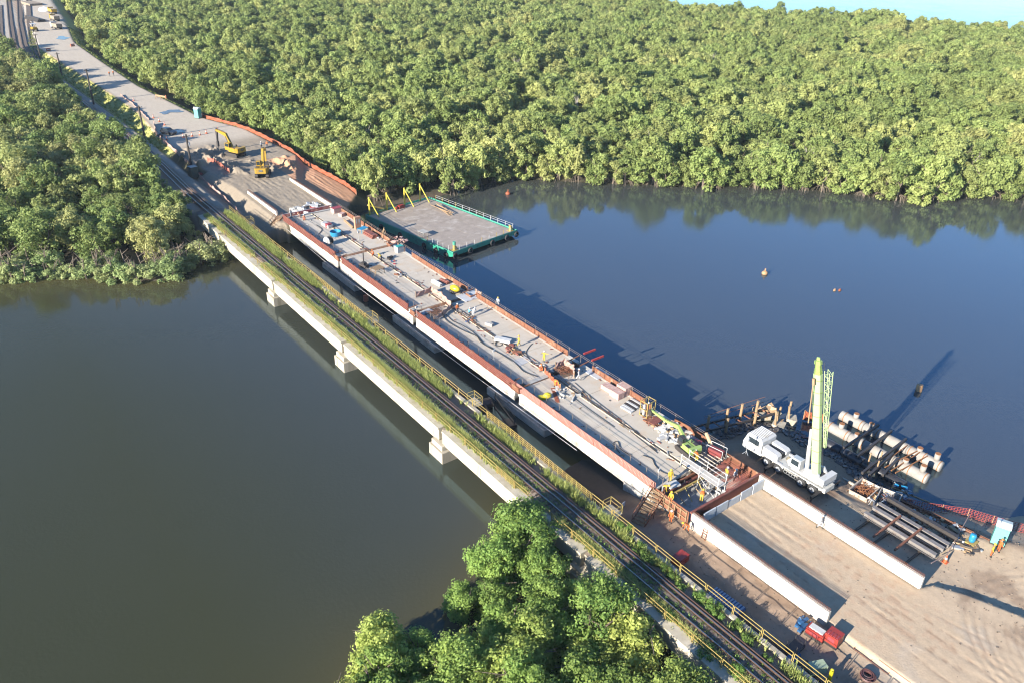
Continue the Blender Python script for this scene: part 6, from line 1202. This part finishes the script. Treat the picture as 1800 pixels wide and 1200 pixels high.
# foot of the left wall: compressor sets, tarp, coil, odds and ends
def genset(px, py, d, rz, label, top, z=2.4):
    p = onground(px, py); g = empty('generator', p, rz, label, 'generator'); MB().box((0, 0, .15), (d[0]*1.02, d[1]*1.02, .3)).build('skid', dark_steel, g); MB().box((0, 0, .3+d[2]/2), d).build('canopy', red, g)
    for k in range(4): MB().box((-d[0]*.25, -d[1]*.35+k*d[1]*.22, .32+d[2]), (d[0]*.35, d[1]*.12, .06)).build('louvre', dred, g)
    if top: MB().box((0, 0, .36+d[2]), (d[0]*.7, d[1]*.8, .1)).build('roof_panel', top, g)
    for s in (-1, 1): MB().box((s*(d[0]/2+.012), 0, .3+d[2]*.55), (.02, d[1]*.5, d[2]*.5)).build('side_panel', dred, g)
    return g
genset(1433, 1119, (.9, 1.6, .65), .1, 'red generator with white roof panel at the end of the wall', white_paint); genset(1463, 1129, (1.15, 1.2, .9), .1, 'larger red generator with louvred top beside the first', None)
heap(1411, 1097, 14, .7, [tarp_blue], 'crumpled blue tarpaulin at the foot of the white wall', 'tarpaulin', 41, z=2.5, h=.45, big=.6)
mb = MB(); [mb.torus((random.uniform(-.06, .06), random.uniform(-.06, .06), .06+.035*k), .34+.033*((k*5) % 9), .05, 'Z', 24, 5) for k in range(11)]; simple('hose_coil', mb, M('dark_red_hose', (.10, .035, .035), (.07, .03, .03), 4, .6), onground(1524, 1190), 'big coil of dark hose on the ground at the bottom edge', 'hose coil')
for k, (px, py, d, mt, lab, cat, rz) in enumerate(((1195, 986, (1.5, 1.0, .8), red, 'dark red box behind the yellow railing', 'box', .1), (1277, 1060, (1.3, 3.2, .35), tarp_blue, 'ribbed blue-grey formwork panel lying by the yellow railing', 'formwork panel', .05), (1397, 1140, (1.6, 1.0, .3), dark_steel, 'low dark trolley near the yellow railing', 'trolley', .1), (1435, 1178, (1.4, .8, .8), M('sage_green', (.30, .36, .26), (.24, .3, .2), 3, .6), 'sage green box behind the yellow railing', 'box', -.4), (1390, 1160, (2.0, .7, .3), tarp_blue, 'blue wrapped bundle beside the trolley', 'bundle', .1))):
    p = onground(px, py); c = crate(px, py, d, mt, lab, cat, rz, z=p.z)
    if k == 1: [MB().b2((-.62, -1.5+i*.3, .352), (.62, -1.36+i*.3, .42)).build('rib', M('steel_blue', (.25, .33, .42), (.2, .27, .35), 3, .5), c) for i in range(11)]
    if k == 2: [MB().bar((sx*.75, sy*.45, .3), (sx*.75, sy*.45, 1.2), .05).build('post', dark_steel, c) for sx in (-1, 1) for sy in (-1, 1)]
p = onground(1457, 1196); mb = MB(); mb.cyl((0, 0, 0), (0, 0, 1.3), .16, 12); mb.ball((0, 0, 1.3), .16, 12, 6); simple('bollard', mb, M('bright_yellow', ()), p, 'yellow post standing near the bottom edge', 'bollard')
mb = MB(); p = onground(1240, 968); mb.bar((-.25, 0, 0), (-.25, .3, 1.4), .06); mb.bar((.25, 0, 0), (.25, .3, 1.4), .06); [mb.bar((-.25, .06*k, .25*k+.2), (.25, .06*k, .25*k+.2), .05) for k in range(5)]; simple('ladder', mb, steel_rust, (53.2, 36.9, hgt(53.2, 36.9)), 'short rusty ladder leaning on the white wall', 'ladder', R(-90))
p = onground(1093, 905, 1.5); s = empty('sign', p, .2, 'small white sign on a post between the bridges', 'sign'); MB().bar((0, 0, 0), (0, 0, 1.3), .06).build('post', dark_steel, s); MB().box((0, -.03, 1.5), (.6, .04, .55)).build('board', white_paint, s)
for (a, b, lab) in (((1500, 1140), (1560, 1185), 'rebar frame lying in the sunlit strip, nearer the red generators'), ((1545, 1160), (1600, 1200), 'second rebar frame lying in the sand near the bottom edge')):
    A_, B_ = onground(*a), onground(*b); d = (B_-A_); s = Vector((-d.y, d.x, 0)).normalized()*.9; mb = MB(); mb.tube([A_, B_], .035, 5); mb.tube([A_+s, B_+s], .035, 5); [mb.tube([A_+d*t, A_+d*t+s], .03, 5) for t in (0, .5, 1)]; mb.v = [(x, y, z+.08) for x, y, z in mb.v]; simple('bar_frame', mb, steel_rust, (0, 0, 0), lab, 'rebar frame')
mb = MB(); [mb.cyl((47.9+.16*k, 14, hgt(48, 20)+.12), (48.1+.16*k, 27+k, hgt(48, 26)+.12), .06, 6) for k in range(3)]; simple('old_rails', mb, rail_steel, (0, 0, 0), 'dark old rails lying beside the yellow railing', 'rails')
rocks = MB(); g2 = random.Random(77)                        # riprap along the shore below the crane
rx = np.random.default_rng(7).uniform(64.8, 82, 3600); ry = np.random.default_rng(8).uniform(29, 52, 3600); rdd = sdist(LAND_NEAR, rx, ry); rhh = height(rx, ry)
for x, y, d, z in zip(rx, ry, rdd, rhh):
    if -.8 < d < 2.4 and not (67.6 < x < 72 and 33 < y < 45.5) and not (x < 68 and y < 44): s = g2.uniform(.12, .42); Mx = Matrix.Rotation(g2.uniform(0, 6.28), 3, 'Z') @ Matrix.Rotation(g2.uniform(-.6, .6), 3, 'X'); rocks.box((x, y, max(z, -.1)+s*.15), (s*1.3, s, s*.8), M=Mx)
tag(rocks.build('riprap', M('wet_rock', (.06, .055, .055), (.035, .033, .035), 3, .45, c3=(.14, .12, .10), s3=1.5)), 'dark broken rock along the shore under the crane', kind='stuff')

# ------------------------------------------------------------------ far side: fences, poles, vehicles, yard
net('orange_fence', [(65.9, 228), (68.3, 220.5), (70.4, 213), (71.4, 206), (71.9, 199), (72.6, 191), (73.0, 184), (72.9, 176.5), (73.2, 170), (73.5, 163), (73.7, 156.5), (73.4, 151)], 1.15, orangenet, 'orange screen fence along the forest side of the works')
q_ = [onground(px, py, 3.5) for px, py in ((271, 219), (275, 238), (292, 254), (312, 272), (330, 288), (352, 312), (372, 333), (395, 352), (415, 372), (432, 390))]; net('net_fence', [(a.x, a.y) for a in q_], .95, pinknet, 'faded pink net fence between railway and earthworks')
q_ = [onground(px, py, 3.8) for px, py in ((363, 273), (377, 285), (390, 295), (404, 305))]; net('net_fence', [(a.x, a.y) for a in q_], 1.0, M('salmon_net', (.42, .12, .08), (.35, .1, .065), 4, .8), 'salmon red net fence in front of the breaker excavator')
q_ = [onground(px, py, 4.4) for px, py in ((212, 168), (232, 183), (250, 200), (262, 212))]; net('net_fence', [(a.x, a.y) for a in q_], .5, pinknet, 'faded net fence at the bend of the far road')
for k, (px, py, h, lab) in enumerate(((71, 100, 8, 'utility pole farthest up the road'), (110, 137, 8, 'utility pole beside the yellow grass verge'), (165, 184, 9.8, 'tall utility pole behind the pale trees'), (256, 250, 8.8, 'utility pole at the bend by the mud slope'), (337, 297, 7.6, 'utility pole with a transformer by the dark cabinet'))):
    p = onground(px, py, 4.2); u = empty('utility_pole', p, 0, lab, 'utility pole'); mb = MB(); mb.tube([(0, 0, -.5), (0, 0, h)], [.27, .20], 8); mb.build('pole', M('tarred_pole', (.035, .03, .028), (.05, .042, .036), 3, .9), u); mb = MB(); mb.box((0, 0, h-.4), (1.6, .1, .12)); mb.build('crossarm', wood_dark, u); [MB().cyl((x, 0, h-.34), (x, 0, h-.12), .05, 6).build('insulator', white_paint, u) for x in (-.7, 0, .7)]
    if k == 4: MB().cyl((.3, 0, h-2.6), (.3, 0, h-1.8), .25, 10).build('transformer', pale, u)
c = crate(341, 312, (1.6, 1.6, 2.4), M('dark_green', (.03, .06, .05), (.02, .04, .035), 3, .6), 'dark green switch cabinet beside the railway', 'cabinet', .2, grey_conc, z=hgt(*at(341, 312, 3.9)[:2]))
p = onground(349, 305, 4); heap(350, 306, 10, .6, [M('bright_red', ()), dred], 'red barrier pieces behind the dark cabinet', 'barrier', 51, z=p.z, h=.9, big=.6)
def car(loc, rz, label, paint):
    c = empty('car', loc, rz, label, 'car'); mb = MB(); mb.extr([(-2.1, .35), (-2.1, .85), (-1.9, .95), (.9, 1.0), (2.0, .85), (2.1, .6), (2.1, .35)], Matrix.Identity(4), 1.75); mb.build('body', paint, c)
    mb = MB(); mb.extr([(-1.9, .96), (-1.5, 1.45), (.1, 1.48), (.95, 1.0)], Matrix.Identity(4), 1.5); mb.build('cabin', glass, c); mb = MB(); mb.b2((-.72, -1.45, 1.452), (.72, .08, 1.51)); mb.build('roof', paint, c)
    w = MB(); w.cyl((-.1, 0, 0), (.1, 0, 0), .32, 14); wm2 = w.mesh('wheel', black); [obj('wheel', wm2, c, (sx*.8, y, .32)) for sx in (-1, 1) for y in (-1.3, 1.3)]
    [MB().b2((sx*.6-.2, 2.08, .6), (sx*.6+.2, 2.12, .75)).build('headlight', white_paint, c) for sx in (-1, 1)]
p = onground(297, 236, 4.3); car(p, R(205), 'dark blue car parked beside a puddle on the torn road', M('dark_car_paint', (.015, .02, .03), (.02, .025, .035), 2, .25)); p = onground(281, 240, 4.3); heap(281, 240, 14, .9, [dark_steel, black, alu], 'dark machine parts beside the parked car', 'machine parts', 52, z=p.z, h=1.0, big=.8)
p = onground(284, 175, 4.4); br_ = empty('timber_barrier', p, R(-65), 'brown timber road barrier with orange ends', 'barrier'); MB().box((0, 0, .9), (4.6, .12, .5)).build('board', wood, br_); [MB().bar((x, y, 0), (x, 0, 1.0), .12).build('leg', wood, br_) for x in (-2, 0, 2) for y in (-.5, .5)]; MB().box((2.1, -.1, 1.0), (.4, .12, .9)).build('marker', orangenet, br_)
for px, py, lab in ((85.5, 90, 'red and white barrier at the head of the footpath'), (128, 82, 'red and white barrier at the forest edge of the road'), (8, 88, 'red post at the level crossing')):
    p = onground(px, py, 4.4); b = empty('road_barrier', p, .4, lab, 'barrier'); MB().box((0, 0, .5), (1.6, .35, .9)).build('body', M('cone_orange', ()), b); MB().box((0, -.18, .55), (1.5, .02, .25)).build('stripe', white_paint, b)
def truck(loc, rz, label, paint, load, mt2):
    t = empty('truck', loc, rz, label, 'truck'); MB().box((0, 0, .8), (2.2, 7, .3)).build('chassis', dark_steel, t); mb = MB(); mb.extr([(2.2, .7), (2.2, 2.7), (3.2, 2.7), (3.7, 1.8), (3.7, .7)], Matrix.Identity(4), 2.3); cb = mb.build('cab', paint, t); mb = MB(); mb.extr([(3.24, 2.62), (3.7, 1.82), (3.73, 1.84), (3.27, 2.66)], Matrix.Identity(4), 2.0); mb.build('windscreen', glass, cb)
    MB().box((0, -.8, 1.6), (2.4, 5.6, 1.3)).build('body', mt2, t); MB().box((0, -.8, 2.27), (2.1, 5.3, .06)).build('load', load, t); w = MB(); w.cyl((-.14, 0, 0), (.14, 0, 0), .5, 12); w = w.mesh('wheel', black); [obj('wheel', w, t, (sx*1.0, y, .5)) for sx in (-1, 1) for y in (2.6, -1.2, -2.6)]
brown = M('load_brown', (.28, .22, .16), (.2, .16, .12), 2, .9)
for px, py, rz, paint, m2, lab in ((100, 51, 10, pale, brown, 'brown-loaded truck nearest in the row at the road head'), (97, 37, 6, cat_yellow, brown, 'yellow truck, middle of the row at the road head'), (93, 24, 4, cat_yellow, cat_yellow, 'yellow truck, farthest of the row at the road head')): p = onground(px, py, 4.4); truck(p, R(rz), lab, paint, brown, m2)
p = onground(60, 55, 4.3); t = empty('road_roller', p, R(10), 'orange-yellow road roller with white canopy at the yard', 'road roller'); MB().cyl((-.9, 1.6, .75), (.9, 1.6, .75), .75, 16).build('drum', dark_steel, t); MB().box((0, -.6, 1.2), (1.7, 3.0, 1.0)).build('body', cat_yellow, t); MB().box((0, -.4, 2.9), (1.9, 2.2, .12)).build('canopy', white_paint, t); [MB().bar((x, y, 1.7), (x, y, 2.85), .09).build('post', dark_steel, t) for x in (-.8, .8) for y in (-1.3, .5)]; w = MB(); w.cyl((-.25, 0, 0), (.25, 0, 0), .6, 14); w = w.mesh('wheel', black); [obj('wheel', w, t, (x, -1.6, .6)) for x in (-.85, .85)]
p = onground(62, 36, 4.2); b = bundle(62, 36, 12, 16, .28, dark_steel, 'stack of long dark rails lying in the yard', 'rails', R(10), z=p.z, square=True)
p = onground(80, 19, 4.3); mb = MB(); mb.ball((0, 0, 0), 3.2, 14, 8, (1, 1.6, .55), zmin=0); simple('gravel_heap', mb, M('white_gravel', (.68, .67, .66), (.58, .57, .56), 2, .9, bump=.1), p, 'white gravel heap in the yard', 'gravel heap', smooth=True)
p = onground(56, 8, 4.2); crate(56, 8, (6, 14, 1.0), brown, 'long brown stockpile bay in the yard', 'stockpile', R(8), z=p.z)
for k, (line, lab) in enumerate((([(50, 0), (52, 40), (57, 75), (72, 104), (92, 132)], 'yard track nearest the road, curving to the bridge'), ([(33, -10), (36, 40), (44, 80), (58, 104), (80, 132)], 'yard track next to the road one'), ([(14, -10), (19, 40), (25, 80), (42, 108), (60, 134)], 'yard track farther from the road'), ([(0, 10), (2, 60), (12, 100), (30, 130)], 'yard track at the edge of the thicket'))):
    pts = [onground(px, py, 3.9) for px, py in line]; L2_ = [(q.x, q.y) for q in pts]; t = empty('railway_track', pts[0], 0, lab, 'railway track')
    zf = lambda x, y: hgt(x, y)+.12
    for d in (-.8, .8): mb = MB(); rail_line(mb, offset(L2_, d), zf); mb.build('rail', [rail_steel, rail_steel], t).location = -pts[0]
    mb = MB(); pp = along(L2_, 1.6)
    for i in range(len(pp)-1): mb.bar(Vector((*pp[i], hgt(*pp[i])+.07)), Vector((*pp[i+1], hgt(*pp[i+1])+.07)), 2.3, .06)
    mb.build('sleeper_bed', wood_dark, t).location = -pts[0]
heap(5, 72, 30, 4, [dred, pale, brown, dark_steel], 'scrap heap by the yard tracks at the picture edge', 'scrap', 61, z=4, h=1.2, big=1.6)

st_ = MB(); g4 = random.Random(5); sx4 = np.random.default_rng(4).uniform(47.5, 82, 2600); sy4 = np.random.default_rng(6).uniform(5, 44, 2600); sz4 = height(sx4, sy4); sd4 = sdist(LAND_NEAR, sx4, sy4)
for x, y, z, d in zip(sx4, sy4, sz4, sd4):
    if d > 1 and (g4.random() < .12 or x < 53 or x > 65): s = g4.uniform(.03, .09); st_.k = g4.randrange(3); st_.box((x, y, z+s*.2), (s*1.4, s, s*.7), M=Matrix.Rotation(g4.uniform(0, 6.28), 3, 'Z') @ Matrix.Rotation(g4.uniform(-.5, .5), 3, 'X'))
tag(st_.build('stones', [brown, wood_dark, M('clod', (.36, .28, .2), (.28, .21, .15), 4, .9)]), 'stones and clods scattered over the building yard', kind='stuff')

# ------------------------------------------------------------------ morning haze: one closed box of thin air round everything
mb = MB(); mb.b2((-4100, -4100, -2.6), (4100, 4100, 62)); hz = mb.mesh('haze', [])
hm_ = bpy.data.materials.new('haze'); hm_.use_nodes = True; N = hm_.node_tree.nodes; L = hm_.node_tree.links
for n_ in list(N):
    if n_.type != 'OUTPUT_MATERIAL': N.remove(n_)
pv = N.new('ShaderNodeVolumePrincipled'); pv.inputs['Color'].default_value = (.80, .88, 1, 1); pv.inputs['Density'].default_value = .00007; pv.inputs['Anisotropy'].default_value = 0
L.new(pv.outputs[0], [n_ for n_ in N if n_.type == 'OUTPUT_MATERIAL'][0].inputs['Volume'])
hz.materials.clear(); hz.materials.append(hm_)
tag(obj('haze', hz), 'thin morning haze over the river', kind='stuff')
